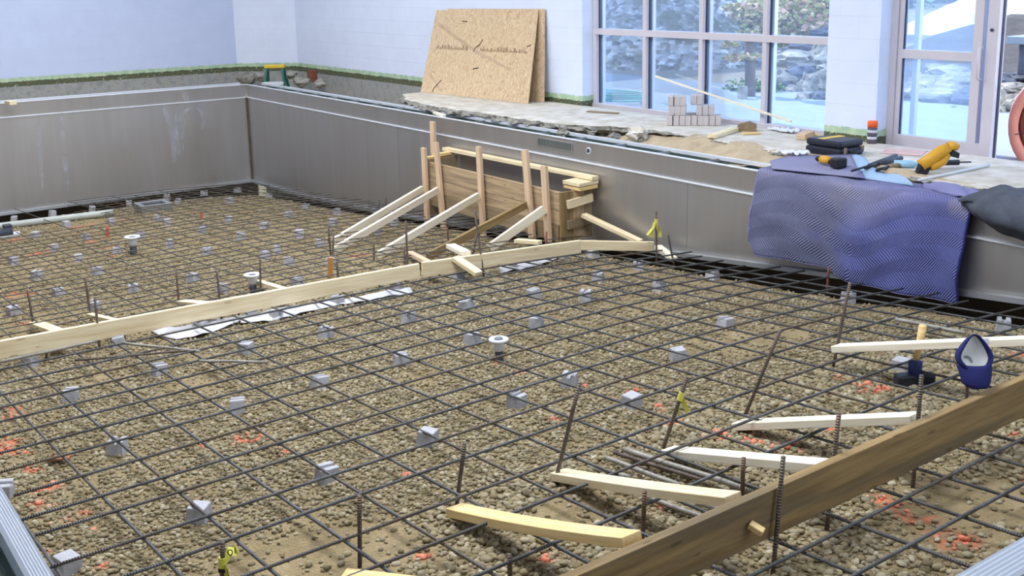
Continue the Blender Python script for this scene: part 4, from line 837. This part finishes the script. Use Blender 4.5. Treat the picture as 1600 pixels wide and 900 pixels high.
def osb(bl, br, tl, tr, label, marks, thick=.012):
    bl, br, tl, tr = [Vector(p) for p in (bl, br, tl, tr)]; c = (bl+br)/2; t = thing('strand_board_sheet', label, 'board sheet', c, 0, 'strand board sheets leaning on the wall')
    n_ = (br-bl).cross(tl-bl).normalized()
    if n_.y > 0: n_ = -n_
    bil = lambda a, b2: (bl*(1-a)+br*a)*(1-b2)+(tl*(1-a)+tr*a)*b2-c
    b = MB(); nn = 24; fr_ = [[bil(i/nn, j/nn) for j in range(nn+1)] for i in range(nn+1)]; bk_ = [[p-n_*thick for p in r] for r in fr_]
    b.grid(fr_); b.grid([r[::-1] for r in bk_])
    for e_, k_ in (([r[0] for r in fr_], [r[0] for r in bk_]), ([r[-1] for r in fr_], [r[-1] for r in bk_]), (fr_[0], bk_[0]), (fr_[-1], bk_[-1])): b.grid([e_, k_])
    b.build('panel', M_OSB, t)
    if marks:
        at_ = lambda a, b2, o=.0015: bil(a, b2)+n_*o
        rr = random.Random(4)
        for s0, s1 in ((.08, .40), (.52, .93)):
            x = s0; rows = []; b = MB()
            while x < s1:
                w_ = rr.uniform(.005, .018); g_ = rr.uniform(.003, .012); h1 = rr.uniform(.03, .07); h0 = rr.uniform(0, .012)
                for xx, lo_, hi_ in ((x, h0, h1), (x+w_, h0, h1*rr.uniform(.8, 1)), (x+w_+.0005, .018, .021), (x+w_+g_, .018, .021)): rows.append([at_(xx, .52+lo_), at_(xx, .52+hi_)])
                x += w_+g_+.0005
            b.grid(rows); b.build('faint_stamp', MATS.get('faded_ink') or pmat('faded_ink', rgb(150, 126, 98), .85, 0, .2, 40), t)
        b = MB()
        for a0, b0, a1, b1, w_ in ((.05, .83, .48, .52, .05), (.48, .52, .82, .34, .035), (.06, .23, .2, .04, .03)):
            P = [[at_(a0+(a1-a0)*s/10, b0+(b1-b0)*s/10-w_/2+.012*mnoise.noise(Vector((s, 1, a0*9))), .0004), at_(a0+(a1-a0)*s/10, b0+(b1-b0)*s/10+w_/2+.012*mnoise.noise(Vector((s, 5, a0*9))), .0004)] for s in range(11)]
            b.grid(P)
        b.build('dark_smear', pmat('grey_smear', rgb(186, 162, 134), .85, 0, .12, 12), t)
        b = MB()
        for pts_ in ([(.53, .66), (.51, .60), (.47, .56), (.46, .52)], [(.17, .13), (.13, .06), (.12, .01)], [(.17, .13), (.19, .16)], [(.30, .87), (.35, .86)], [(.48, .32), (.53, .34)], [(.97, .62), (.94, .60)]): b.tube([at_(x, z, .0005) for x, z in pts_], .007, 5)
        b.build('cracks', pmat('dark_crack', rgb(62, 44, 28), .9), t)
    return t
lean_t, lean_b = YB-.02, YB-.36
osb(onz(657, 144, .0)+Vector((0, .0, .003)), onz(825, 162, .003), ony(682, 16, YB-.05), ony(841, 15, YB-.05), 'tan strand board sheet leaning in front, with stamp and dark cracks', True)
k0 = onz(700, 147, .003); osb(Vector((k0.x, k0.y+.12, .003)), onz(840, 161, .003)+Vector((0, .10, 0)), ony(700, 14, YB-.03), ony(851, 14, YB-.03), 'tan strand board sheet behind the other, showing a strip at right', False)
# stepladder behind the gutter
lb = onz(430, 131, -.36); Lx = -17.45; ly = 7.62
t = thing('stepladder', 'small green stepladder with yellow top behind the far pool corner', 'ladder', (Lx, ly, -.34))
M_GRN = pmat('green_fibreglass', rgb(24, 96, 84), .5, 0, .1); M_YEL = pmat('yellow_plastic', rgb(222, 186, 62), .5, 0, .06)
lt = ony(433, 104, ly).z+.34
dx = Vector((-.62, .78, 0)).normalized(); fr_ = Vector((.78, .62, 0)).normalized()*1.0
rt = Vector((CR.x, CR.y, 0)).normalized(); fw = Vector((-CF.x, -CF.y, 0)).normalized()
hw = 17*9.6/100*.6
hw = (447-417)/2/F*19.0
for s_ in (-1, 1):
    for kf in (1, -1): MB().tube([rt*s_*hw*1.12+fw*kf*.22, rt*s_*hw*.80+fw*kf*.04+Vector((0, 0, lt-.03))], .028, 4).build('rail', M_GRN, t)
MB().box((0, 0, 0), (hw*2.05, .14, .055), Matrix.Translation((0, 0, lt)) @ Matrix.Rotation(math.atan2(rt.y, rt.x), 4, 'Z')).build('top_cap', M_YEL, t, bevel=.01)
for k_ in (.38, .0): MB().box((0, 0, 0), (hw*2.0, .08, .05 if k_ else .03), Matrix.Translation(fw*(.22-.18*k_)+Vector((0, 0, lt*k_+.03))) @ Matrix.Rotation(math.atan2(rt.y, rt.x), 4, 'Z')).build('step', M_PVC if k_ else M_GRN, t, bevel=.004)
# rubble round the far corner and wall foot
rr = random.Random(9); M_BRICK = pmat('red_brick', rgb(124, 74, 58), .9)
for i, (u, v, r_, z) in enumerate(((383, 121, .16, -.10), (408, 119, .12, -.2), (470, 128, .13, -.15), (455, 117, .10, -.05), (500, 131, .10, -.28))):
    p = ony(u, v, 7.75); o = MB().blob((0, 0, 0), (r_*1.5, r_, r_*.7), 2, .5, i+3, 1.6).build('concrete_lump', M_RUBBLE, loc=p); tag(o, ['broken concrete lump left of the stepladder at the wall corner', 'flat concrete lump just left of the stepladder', 'concrete lump right of the stepladder, lower one', 'concrete lump right of the stepladder, upper one', 'concrete lump on the wall footing farthest right of the stepladder'][i], 'rubble', 'rubble by the stepladder')
o = MB().box((0, 0, 0), (.16, .12, .2)).build('brick', M_BRICK, bevel=.008, loc=ony(488, 119, 8.2)); tag(o, 'reddish brick end stuck at the wall foot right of the stepladder', 'brick')
for i, (u, v, r_) in enumerate(((997, 209, .085), (1002, 217, .05), (958, 214, .05), (880, 208, .05), (925, 207, .04))):
    p = onz(u, v, -.08 if i else -.03); o = MB().blob((0, 0, 0), (r_*1.3, r_, r_*.85), 3, .75, i+20, 1.6).build('concrete_lump', M_RUBBLE if i else M_DECK, loc=p); tag(o, ['largest pale concrete chunk at the broken slab edge', 'small chunk just below the largest pale one', 'small rubble chunk by the gutter left of the pale one', 'small rubble chunk near the slotted grille', 'small rubble chunk between grille and pale chunk'][i], 'rubble', 'rubble at the slab edge')
# paver stack
M_PAV = pmat('grey_paver', rgb(196, 188, 188), .9, 0, .08, 12, .002, 90)
B0 = Vector((-8.24, 8.04, 0)); ang = math.radians(45)
pv = MB().box((0, 0, .05), (.058, .19, .098)).build('paver', M_PAV, bevel=.005)
ex, ey = Vector((math.cos(ang), math.sin(ang), 0)), Vector((-math.sin(ang), math.cos(ang), 0)); first = True; cnt = {}
names = ['bottom', 'middle', 'top']
for lay, items in enumerate(([(i, 0) for i in range(9)]+[(i+.3, 1) for i in range(5)], [(i+.2, .25) for i in range(3)]+[(4.9+i, .3) for i in range(3)], [(i+.1, .25) for i in range(3)]+[(3.9+i, .75) for i in range(2)])):
    for i, (a_, c_) in enumerate(items):
        o = pv if first else pv.copy()
        if not first: COL.objects.link(o)
        first = False
        o.location = B0 + ex*(a_*.062-.05) + ey*(c_*.195) + Vector((0, 0, lay*.0995)); o.rotation_euler = (0, 0, ang+random.uniform(-.04, .04))
        tag(o, 'grey concrete paver in the stack by the window, %s layer, %s counted from its left' % (names[lay], nth(i+1)), 'paver', 'pavers stacked by the window')
a = ony(1024, 119, YF-.12); b_ = onz(1245, 192, .03); b_.y = min(b_.y, YF-.10); b_ = ony(1236, 190, YF-.12); b_.z = max(.01, b_.z)
lumber('wood_strip', a, b_, .02, .022, M_PINEW, 'thin pale wood strip slanting across the window panes above the pavers', 'strip')
lumber('scrap', onz(1112, 213, .022), onz(1148, 202, .022), .09, .038, M_PINE, 'pine board piece on the deck right of the pavers', 'board'); 
g = onz(1166, 205, 0); o = MB().prism([(-.1, -.04, 0), (.1, -.04, 0), (.1, -.04, .07), (.03, -.04, .10), (-.08, -.04, .07)], (0, .08, 0), Matrix.Rotation(math.radians(40), 4, 'Z')).build('scrap', M_GREYW, loc=g); tag(o, 'brown wood chunk on the deck beside the pine board piece', 'scrap')
lumber('scrap', onz(1160, 209, .012), onz(1188, 208, .012), .05, .02, M_PINEY, 'small yellow lath piece in front of the brown wood chunk', 'scrap')
lumber('scrap', onz(1251, 214, .03), onz(1266, 208, .035), .09, .05, M_PINK, 'pinkish wood block beside the black tool case towards the window', 'scrap'); lumber('scrap', onz(1264, 206, .03), onz(1283, 213, .012), .03, .015, M_PINEY, 'thin splinter of wood leaning by the pinkish block', 'scrap')
lumber('scrap', onz(968-50, 174, .008), onz(966, 177, .008), .06, .012, M_GREYW, 'flat grey lath on the deck under the left window pane', 'scrap')
lumber('scrap', onz(679, 176, -.06), onz(694, 181, -.06), .05, .03, M_PINEW, 'small white wedge on the pool gutter above the timber form', 'wedge'); lumber('scrap', onz(11, 161, -.05), onz(22, 160, -.05), .2, .05, M_PINE, 'pale wood offcut on the left pool rim', 'scrap')
M_RAG = pmat('white_rag', rgb(226, 230, 238), .9, 0, .05)
for i, (u, v, s_) in enumerate(((1232, 207, .10), (1213, 204, .07), (1240, 242, .11))):
    g = onz(u, v, 0); P = [[(x*s_, y*s_*.8, .02+.5*s_*max(0, mnoise.noise(Vector((x*2.3+i*5, y*2.3, 1))))) for x in np.linspace(-1, 1, 12)] for y in np.linspace(-1, 1, 12)]
    o = MB().grid(P).build('paper_scrap' if i == 2 else 'rag', M_RAG, smooth=True, loc=g); m_ = o.modifiers.new('thick', 'SOLIDIFY'); m_.thickness = .006; tag(o, ['crumpled white rag on the deck below the last window pane', 'smaller crumpled white rag left of the other', 'white paper on the sand left of the black tool case'][i], 'rag' if i < 2 else 'paper', None)
g = onz(1412, 238, .002); o = MB().box((0, 0, .002), (.34, .3, .004), Matrix.Rotation(.4, 4, 'Z')).build('cardboard_sheet', pmat('pink_card', rgb(210, 178, 172), .9), loc=g); tag(o, 'pinkish flat sheet on the deck before the door', 'sheet')
# tool case
M_CASE = pmat('black_plastic_case', rgb(30, 34, 46), .45, 0, .1, 10)
c0, c1, c2 = onz(1266, 238, 0), onz(1318, 246, 0), onz(1342, 236, 0)
g = onz(1303, 240, 0); ra = math.atan2((c1-c0).y, (c1-c0).x); t = thing('tool_case', 'black plastic power tool case with yellow stripe on the deck', 'case', g, ra)
cw, cd, chh = .38, .31, .135
MB().box((0, 0, chh*.27), (cw, cd, chh*.54)).build('body', M_CASE, t, bevel=.02, seg=3); MB().box((0, 0, chh*.78), (cw*.99, cd*.99, chh*.44)).build('lid', M_CASE, t, bevel=.022, seg=3)
MB().box((-.05, .02, chh+.001), (.07, .28, .003)).build('yellow_stripe', M_YEL, t); MB().tube([(.215, -.07, .05), (.245, -.065, .05), (.245, .065, .05), (.215, .07, .05)], .012, 8).build('handle', M_CASE, t, smooth=True)
for y_ in (-.11, .11): MB().box((.212, y_, .06), (.012, .03, .05)).build('latch', M_GREYW, t, bevel=.003)
# drill
g = onz(1291, 259, .0); t = thing('cordless_drill', 'yellow and black cordless drill lying before the tool case', 'drill', (g.x, g.y, g.z), ra-.1); M_TY = pmat('tool_yellow', rgb(214, 160, 44), .45, 0, .06)
MB().tube([(-.12, 0, .045), (-.10, 0, .045), (-.06, 0, .045)], [.012, .022, .026], 14).build('chuck', M_BLK, t, smooth=True); MB().tube([(-.06, 0, .045), (.0, 0, .048), (.04, 0, .046)], [.030, .034, .030], 14).build('motor_body', M_TY, t, smooth=True)
MB().tube([(.01, 0, .04), (.06, .0, .035), (.09, .01, .035)], [.022, .02, .024], 10).build('grip', M_BLK, t, smooth=True); MB().box((.125, .01, .042), (.09, .11, .08), ).build('battery', M_BLK, t, bevel=.014)
# spray can
g = onz(1362, 224, 0); t = thing('marking_paint_can', 'upside marking paint can with orange cap by the wall pier', 'spray can', g)
MB().lathe([(.042, 0), (.043, .004), (.043, .15), (.036, .165), (0, .165)], 20).build('can', pmat('can_label', rgb(96, 86, 100), .4, .3, .35, 26), t, smooth=True); MB().lathe([(.044, .150), (.045, .2), (.038, .206), (0, .206)], 20).build('cap', pmat('orange_cap', rgb(255, 104, 40), .5), t, smooth=True)
for z_ in (.04, .10): MB().lathe([(.0435, z_), (.0438, z_+.022), (.0435, z_+.024)], 20).build('label_band', M_RAG, t, smooth=True)
# yellow rotary hammer / saw
g = onz(1440, 272, 0); t = thing('cordless_saw', 'yellow cordless saw lying among tools before the door', 'power tool', g, math.atan2(CR.y, CR.x))
MB().prism([(-.05, -.035, .0), (.035, -.035, .0), (.06, -.035, .05), (-.02, -.035, .085)], (0, .07, 0)).build('battery', M_BLK, t, bevel=.008)
MB().tube([(-.01, 0, .065), (.06, 0, .115), (.14, 0, .175), (.20, 0, .205)], [.050, .048, .048, .038], 12).build('motor_body', M_TY, t, smooth=True)
MB().tube([(.06, 0, .06), (.11, 0, .075), (.16, 0, .10), (.19, 0, .16)], [.04, .038, .036, .03], 10).build('grip', M_TY, t, smooth=True)
MB().tube([(.19, 0, .21), (.24, 0, .215), (.265, .0, .20)], [.04, .034, .026], 10).build('nose', M_TY, t, smooth=True); MB().prism([(.20, -.03, .14), (.27, -.03, .12), (.275, -.03, .16), (.22, -.03, .19)], (0, .06, 0)).build('shoe', M_DKM, t, bevel=.006)
# hand tools on the deck
def tool(px, rs, z, name, label, mats):
    a_ = onz(*px[0], z); t = thing(name, label, 'tool', a_, 0, 'hand tools on the deck')
    P_ = [onz(u, v, z)-a_ for u, v in px]
    MB().tube(P_[:2], rs[0], 8).build('blade', mats[0], t, smooth=True); MB().tube(P_[1:], rs[1], 10).build('handle', mats[1], t, smooth=True)
tool([(1331, 267), (1358, 259), (1400, 243)], (.010, .017), .03, 'pry_bar', 'dark long chisel, uppermost of the tools right of the tool case', (M_DKM, M_DPIPE)); tool([(1352, 262), (1372, 256), (1408, 247)], (.014, .02), .03, 'chisel', 'dark chisel just below the uppermost one', (M_DKM, M_DPIPE)); tool([(1370, 266), (1388, 261), (1412, 257)], (.014, .02), .02, 'hammer', 'brown handled hammer between chisels and yellow saw', (M_DKM, M_GREYW))
g = onz(1415, 262, 0); t = thing('water_bottle', 'small clear blue bottle beside the yellow saw', 'bottle', g, .6); MB().tube([(-.09, 0, .03), (.05, 0, .03), (.08, 0, .03), (.11, 0, .03)], [.03, .03, .014, .013], 12).build('bottle', pmat('blue_clear_plastic', rgb(150, 196, 226), .2), t, smooth=True); MB().tube([(.11, 0, .03), (.13, 0, .03)], .015, 10).build('cap', M_PVC, t)
a, b_ = onz(1436, 284, .0), onz(1545, 258, .015); bar('metal_rod', a+Vector((0, 0, .012)), b_, .011, M_PVC, 'long pale rod lying on the deck before the door', 'rod', wob=0)
g = onz(1478, 264, .0); t = thing('pistol_grip_tool', 'dark metal caulking gun lying across the pale rod', 'tool', g, 1.0); MB().tube([(-.16, 0, .05), (.10, 0, .05)], .022, 10).build('barrel', M_DKM, t, smooth=True); MB().tube([(.08, 0, .05), (.12, .05, .045), (.10, .10, .04)], .012, 8).build('grip', M_DKM, t, smooth=True); MB().tube([(.10, 0, .05), (.2, 0, .05)], .006, 6).build('plunger', M_DKM, t)
# large orange drum fan seen through the open door
t = thing('drum_fan', 'big round orange drum at the right edge outside the open door', 'drum', (-4.74, 9.35, .21)); MR = Matrix.Rotation(math.radians(90), 4, 'X') ; t.rotation_euler = (0, 0, math.radians(30))
M_FAN = pmat('orange_pink_enamel', rgb(220, 140, 120), .5, 0, .08)
MB().lathe([(.47, -.14), (.50, -.13), (.50, .13), (.47, .14), (.42, .13), (.42, -.1), (.36, -.12)], 40, MR).build('rim', M_FAN, t, smooth=True); MB().lathe([(.40, -.06), (.18, -.12), (.0, -.14)], 32, MR).build('face', pmat('grey_fan_face', rgb(190, 176, 176), .5), t, smooth=True)
for s_ in (-1, 1): MB().tube([(s_*.22, .0, -.30), (s_*.26, .16, -.37)], .02, 8).build('foot', M_DKM, t)
MB().tube([(-.44, -.145, -.08), (.0, -.15, .02), (.43, -.145, .10)], .004, 6).build('guard_wire', M_DKM, t)
# ================================================================== OUTSIDE
M_PATIO = pmat('pale_patio_concrete', rgb(156, 166, 174), .9, 0, .06, 3, .002, 40); M_YARD = pmat('yard_soil', rgb(150, 142, 128), .95, 0, .2, 2, .02, 14); M_LAWN = pmat('lawn', rgb(120, 160, 76), .95, 0, .2, 4, .02, 60)
struct(MB().box((-10, 10.55, -.16), (26, 3.6, .12)).build('floor_patio', M_PATIO))
P = [[(x, y, -.14+.02*max(0, y-16)+.05*mnoise.noise(Vector((x*.5, y*.5, 0)))) for x in np.arange(-60, 12, 1.5)] for y in np.arange(12.2, 70, 1.5)]; struct(MB().grid(P).build('floor_yard', M_YARD, smooth=True))
# gravel mound
def moundmat():
    tt = NT('dumped_gravel_mound'); v = tt.coord(); vo = tt.n('TexVoronoi'); vo.inputs['Scale'].default_value = 9; tt.l(v, vo.inputs['Vector']); bw = tt.n('RGBToBW'); tt.l(vo.outputs['Color'], bw.inputs[0])
    c = tt.ramp(bw.outputs[0], [(.2, rgb(106, 102, 100)), (.5, rgb(160, 156, 152)), (.85, rgb(226, 224, 220))])
    c = tt.mix(tt.ramp(tt.noise(.8, v, 5), [(.52, (0, 0, 0)), (.64, (1, 1, 1))]), c, rgb(112, 112, 84))
    return tt.done(c, .95, 0, tt.bump(vo.outputs['Distance'], .06), .2)
M_MOUND = moundmat()
def mound(cx_, cy_, rx, ry, h, label, seed, mat=M_MOUND):
    P = [[(x*rx, y*ry, -.35+(h+.35)*max(0, 1-(x*x+y*y)**.5)*(1+.22*mnoise.noise(Vector((x*3, y*3, seed))))+.05*mnoise.noise(Vector((x*17, y*17, seed)))) for x in np.linspace(-1.02, 1.02, 90)] for y in np.linspace(-1.02, 1.02, 60)]
    o = MB().grid(P).build('gravel_mound', mat, loc=(cx_, cy_, 0)); return tag(o, label, 'mound')
md = mound(-16.5, 16.3, 3.6, 4.0, 2.1, 'big mound of dumped gravel outside the window', 2)
mound(-14.6, 25.5, 3.4, 3.0, 1.5, 'pale sunlit sand heap seen through the door glass', 5, pmat('pale_sand_heap', rgb(226, 218, 204), .95, 0, .08, 3, .02, 20)); mound(-9.0, 20.5, 3.2, 2.6, 1.15, 'smaller grey gravel heap seen through the open door', 8)
st = MB(); rr = random.Random(12)
for k_ in range(700):
    a_, q_ = rr.uniform(0, 6.283), rr.uniform(.02, .95)**.5; x, y = q_*math.cos(a_), q_*math.sin(a_)
    z = -.35+2.45*max(0, 1-(x*x+y*y)**.5)*(1+.22*mnoise.noise(Vector((x*3, y*3, 2)))); r_ = rr.uniform(.02, .07)
    st.blob((x*3.6, y*4.0, z), (r_, r_*.8, r_*.7), 1, .3, k_)
o = st.build('loose_stones', pmat('pale_stones', rgb(196, 194, 192), .9, 0, .2, 6), md); o['kind'] = 'stuff'
# boulders of the rockery: pixel, depth y, half width px
M_ROCK = pmat('garden_rock', rgb(112, 112, 114), .9, 0, .3, 2.2, .05, 7, col2=rgb(196, 188, 172)); M_ROCKB = pmat('grey_rock', rgb(98, 102, 114), .9, 0, .25, 2.5, .03, 6)
RK = [(1225,130,12.6,17,17,'window'),(1240,146,12.2,14,12,'window'),(1252,118,13.2,26,14,'window'),(1262,136,12.4,17,18,'window'),(1280,130,12.6,18,16,'window'),(1222,155,11.9,22,6,'window'),(1256,163,11.6,20,14,'window'),(1282,158,11.7,18,13,'window'),(1245,95,14.2,38,13,'window'),(1285,92,14.4,22,18,'window'),(1262,74,15.0,34,10,'window'),(1290,75,14.8,18,14,'window'),(1270,40,16.2,24,12,'window'),(1290,52,15.6,20,9,'window'),(1292,110,13.6,16,10,'window'),(1228,142,12.3,10,12,'window'),(1290,30,16.8,16,9,'window'),
 (1432,120,14.0,34,12,'door'),(1480,116,13.8,40,13,'door'),(1450,135,13.2,38,13,'door'),(1500,132,13.0,36,15,'door'),(1425,146,12.8,24,14,'door'),(1470,150,12.6,40,12,'door'),(1515,152,12.5,26,14,'door'),(1430,172,12.1,26,9,'door'),(1490,178,12.0,52,7,'door'),(1460,100,14.8,46,10,'door'),(1510,100,14.8,30,12,'door'),(1440,88,15.6,34,8,'door'),(1420,165,12.3,14,8,'door'),(1565,128,13.4,24,7,'open door'),(1580,137,13.0,24,8,'open door'),(1562,153,12.5,13,13,'open door'),(1562,176,12.0,10,12,'open door'),(1585,162,12.2,18,15,'open door'),(1590,120,13.8,22,8,'open door')]
cnt = {'window': 0, 'door': 0, 'open door': 0}
for i, (u, v, y, hu, hv, wh) in enumerate(sorted(RK, key=lambda r: (r[5], r[0]))):
    p = ony(u, v, y); dist = (p-O).dot(CF); cnt[wh] += 1
    o = MB().blob((0, 0, 0), (hu*dist/F*1.08, hu*dist/F*.95, hv*dist/F*1.08), 3, .55, i+40, 1.25).build('boulder', M_ROCK if i % 3 else M_ROCKB, loc=p, smooth=False); o.rotation_euler = (0, 0, random.uniform(-.5, .5))
    tag(o, 'garden boulder seen through the %s, %s from the left' % ({'window': 'right window', 'door': 'glazed door', 'open door': 'open gap beside the door'}[wh], nth(cnt[wh])), 'boulder', 'boulders of the garden rockery')
# soil core of the rockery, so that the boulders lie on a slope; darkened for shade in the gaps
P = [[(x, y, -.2+.95*max(0, min(1, (y-12.2)/5))*max(0, min(1, (x+12.2)/2.0))*(1+.2*mnoise.noise(Vector((x, y, 3))))) for x in np.arange(-12.5, 4, .4)] for y in np.arange(12.0, 20, .4)]; struct(MB().grid(P).build('floor_rockery_slope', pmat('gap_shaded_soil', rgb(84, 80, 78), .95, 0, .25, 3, .02, 14), smooth=True))
# trees and shrubs
M_BARK = pmat('tree_bark', rgb(112, 98, 92), .9, 0, .25, 8, .02, 20, (1, 1, .3)); M_DBARK = pmat('dark_bark', rgb(62, 54, 60), .9)
def leafmat(name, a, b_, c_):
    tt = NT(name); geo = tt.n('NewGeometry'); c = tt.ramp(geo.outputs['Random Per Island'], [(0, a), (.5, b_), (1, c_)]); m_ = tt.done(c, .7, 0, None, .3); return m_
M_MAPLE = leafmat('maple_leaves', rgb(150, 166, 84), rgb(214, 204, 150), rgb(236, 180, 164)); M_LEAF = leafmat('green_leaves', rgb(40, 78, 44), rgb(74, 118, 60), rgb(150, 176, 96)); M_DLEAF = leafmat('dark_leaves', rgb(28, 54, 40), rgb(44, 80, 60), rgb(84, 124, 92))
def leaves(clusters, n, size, seed):
    r = np.random.default_rng(seed); V = []; 
    for (c, rad, flat) in clusters:
        d = r.normal(0, 1, (n, 3)); d /= np.linalg.norm(d, axis=1)[:, None]; d *= (r.uniform(.3, 1, n)**.5)[:, None]*rad; d[:, 2] *= flat; V.append(d+np.array(c))
    C = np.concatenate(V); m = len(C); a = r.normal(0, 1, (m, 3)); a /= np.linalg.norm(a, axis=1)[:, None]; b = np.cross(a, r.normal(0, 1, (m, 3))); b /= np.linalg.norm(b, axis=1)[:, None]
    a[:, 2] *= .5; s = size*r.uniform(.6, 1.3, m)[:, None]; Q = np.stack([C-a*s, C+b*s*.6, C+a*s, C-b*s*.6], 1).reshape(-1, 3); return Q, np.arange(m*4).reshape(-1, 4)
def tree(name, label, base, trunk, clusters, n, size, seed, lm, bm_=M_BARK, cat='tree', grp=None):
    t = thing(name, label, cat, base, 0, grp)
    if trunk:
        b = MB()
        for pts_, rs in trunk: b.tube(pts_, rs, 9)
        b.build('trunk', bm_, t, smooth=True)
    Q, Fc = leaves(clusters, n, size, seed); o = meshnp('foliage', Q, Fc, lm, smooth=False); o.parent = t; return t
tb = ony(1172, 152, 11.3); up = lambda u, v: ony(u, v, 11.3)-tb
tree('maple_tree', 'small maple with reddish leaves standing at the patio edge outside', tb, [([(0, 0, -.1), up(1172, 100), up(1170, 62), up(1176, 20), up(1172, -40)], [.075, .07, .062, .05, .03]), ([up(1170, 66), up(1160, 45), up(1140, 10)], [.035, .025, .012]), ([up(1170, 64), up(1185, 40), up(1200, 0)], [.035, .025, .012]), ([up(1171, 95), up(1158, 88), up(1140, 90)], [.02, .014, .006])],
     [(up(1180, 42), .22, .35), (up(1172, 28), .25, .35), (up(1185, 12), .3, .35), (up(1150, 12), .18, .35), (up(1150, 90), .20, .25), (up(1172, 88), .15, .3), (up(1140, 70), .12, .25), (up(1175, 50), .2, .2), (up(1190, -10), .4, .5), (up(1160, 22), .2, .3), (up(1195, 50), .2, .3), (up(1200, 20), .25, .4)], 190, .045, 3, M_MAPLE)
tb = ony(1235, 80, 15.6); up = lambda u, v: ony(u, v, 15.6)-tb
tree('shrub', 'leafy orange and green shrub behind the rockery, seen through the window', tb, [([(0, 0, -.5), (0, 0, .6)], [.06, .04])], [(up(1215, 30), .5, .8), (up(1235, 15), .6, .8), (up(1225, 50), .5, .6), (up(1250, 30), .5, .8), (up(1215, 5), .5, .8), (up(1205, 45), .35, .8), (up(1270, 5), .5, .8)], 420, .07, 4, M_MAPLE, cat='shrub')
for i, (u, v, y, sz, lb, lm) in enumerate(((1150, -10, 24, 1.6, 'green tree behind the gravel mound, seen above the maple', M_LEAF), (1250, -12, 26, 2.0, 'green tree beyond the rockery shrub', M_LEAF), (1285, -5, 22, 1.2, 'dark tree at the right edge of the window', M_DLEAF), (1000, -14, 30, 1.3, 'dark green tree left of the mound top', M_DLEAF), (1065, -6, 27, 1.5, 'green bush on top of the mound behind the second pane', M_LEAF), (1420, -18, 34, 2.6, 'distant green tree through the upper door glass', M_LEAF), (1590, 52, 26, .8, 'low green hedge plants right of the door post', M_LEAF))):
    p = ony(u, v, y); gz = min(p.z-.6, .2); base = Vector((p.x, p.y, gz)); h = p.z-gz
    tree('tree' if i != 6 else 'shrub', lb, base, [([(0, 0, 0), (.05, 0, h*.5), (0, 0, h)], [.18, .14, .08])], [((random.uniform(-1, 1)*sz*.7, random.uniform(-.6, .6)*sz, h+random.uniform(-.35, .7)*sz), sz*.62, .8) for _ in range(7)], 260, .13, 10+i, lm, M_DBARK, 'tree' if i != 6 else 'shrub', 'trees in the yard')
for u0, y, r_, lb in ((958, 24, .55, 'thick dark tree trunk left of the gravel mound'), (1575, 27, .42, 'dark tree trunk at the top right beyond the lawn'), (1497, 25, .30, 'greyish tree trunk seen through the door glass')):
    p = ony(u0, 40, y); t = thing('tree', lb, 'tree', (p.x, p.y, p.z-.2), 0, 'bare trunks in the yard'); MB().tube([(0, 0, -.6), (.03, 0, 1.2), (0, .05, 4.5)], [r_*1.25, r_, r_*.9], 12).build('trunk', M_DBARK, t, smooth=True)
# lawn, slab, house, stump, hose
p = ony(1585, 60, 30); struct(MB().box((p.x+2, p.y+10, p.z-.45), (16, 26, .3)).build('floor_lawn', M_LAWN))
p = ony(1590, 90, 13.6); sl_ = thing('stone_bench', 'pale stone slab bench outside the open door gap', 'bench', (p.x, p.y, .30)); MB().box((0.85, 0, .34), (1.7, .6, .10)).build('top_slab', M_PATIO, sl_, bevel=.01); MB().box((.85, .05, .10), (1.5, .45, .40)).build('base', M_ROCKB, sl_, bevel=.02)
p = ony(1450, 6, 40); hs = thing('house', 'long pale building far beyond the yard, through the door glass', 'building', (p.x, p.y, 0)); MB().box((0, 0, 1.9), (16, 6, 3.0)).build('wall', pmat('pale_siding', rgb(226, 232, 238), .8), hs); MB().box((0, 0, .55), (16.2, 6.2, 1.1)).build('base', pmat('dark_plinth', rgb(96, 104, 120), .8), hs); MB().prism([(-8.4, -3.4, 3.3), (-8.4, 3.4, 3.3), (-8.4, 0, 4.8)], (16.8, 0, 0)).build('roof', M_DPIPE, hs)
p = onz(1160, 154, -.10); o = MB().lathe([(.07, 0), (.066, .15), (.06, .165), (0, .165)], 9).build('stump', M_ROCK, loc=(p.x, p.y, -.10)); tag(o, 'short pale stump at the foot of the maple outside', 'stump')
p = onz(968, 157, -.09); hp = []
for k_ in range(90): a_ = k_*.28; hp.append((.42*math.cos(a_)*(1+.1*math.sin(a_*.37)), .30*math.sin(a_), .015+.0012*k_))
tag(MB().tube(hp, .013, 6).build('garden_hose', pmat('turquoise_hose', rgb(90, 190, 190), .5), smooth=True, loc=(p.x, p.y, -.10)), 'coiled turquoise garden hose on the patio outside the left pane', 'hose')
p = onz(1143, 143, -.1); tree('ground_plant', 'low green plant beside the maple stump', Vector((p.x, p.y+.3, -.1)), None, [((0, 0, .05), .35, .35), ((.3, .1, .05), .25, .35)], 240, .04, 33, M_LEAF, cat='plant')
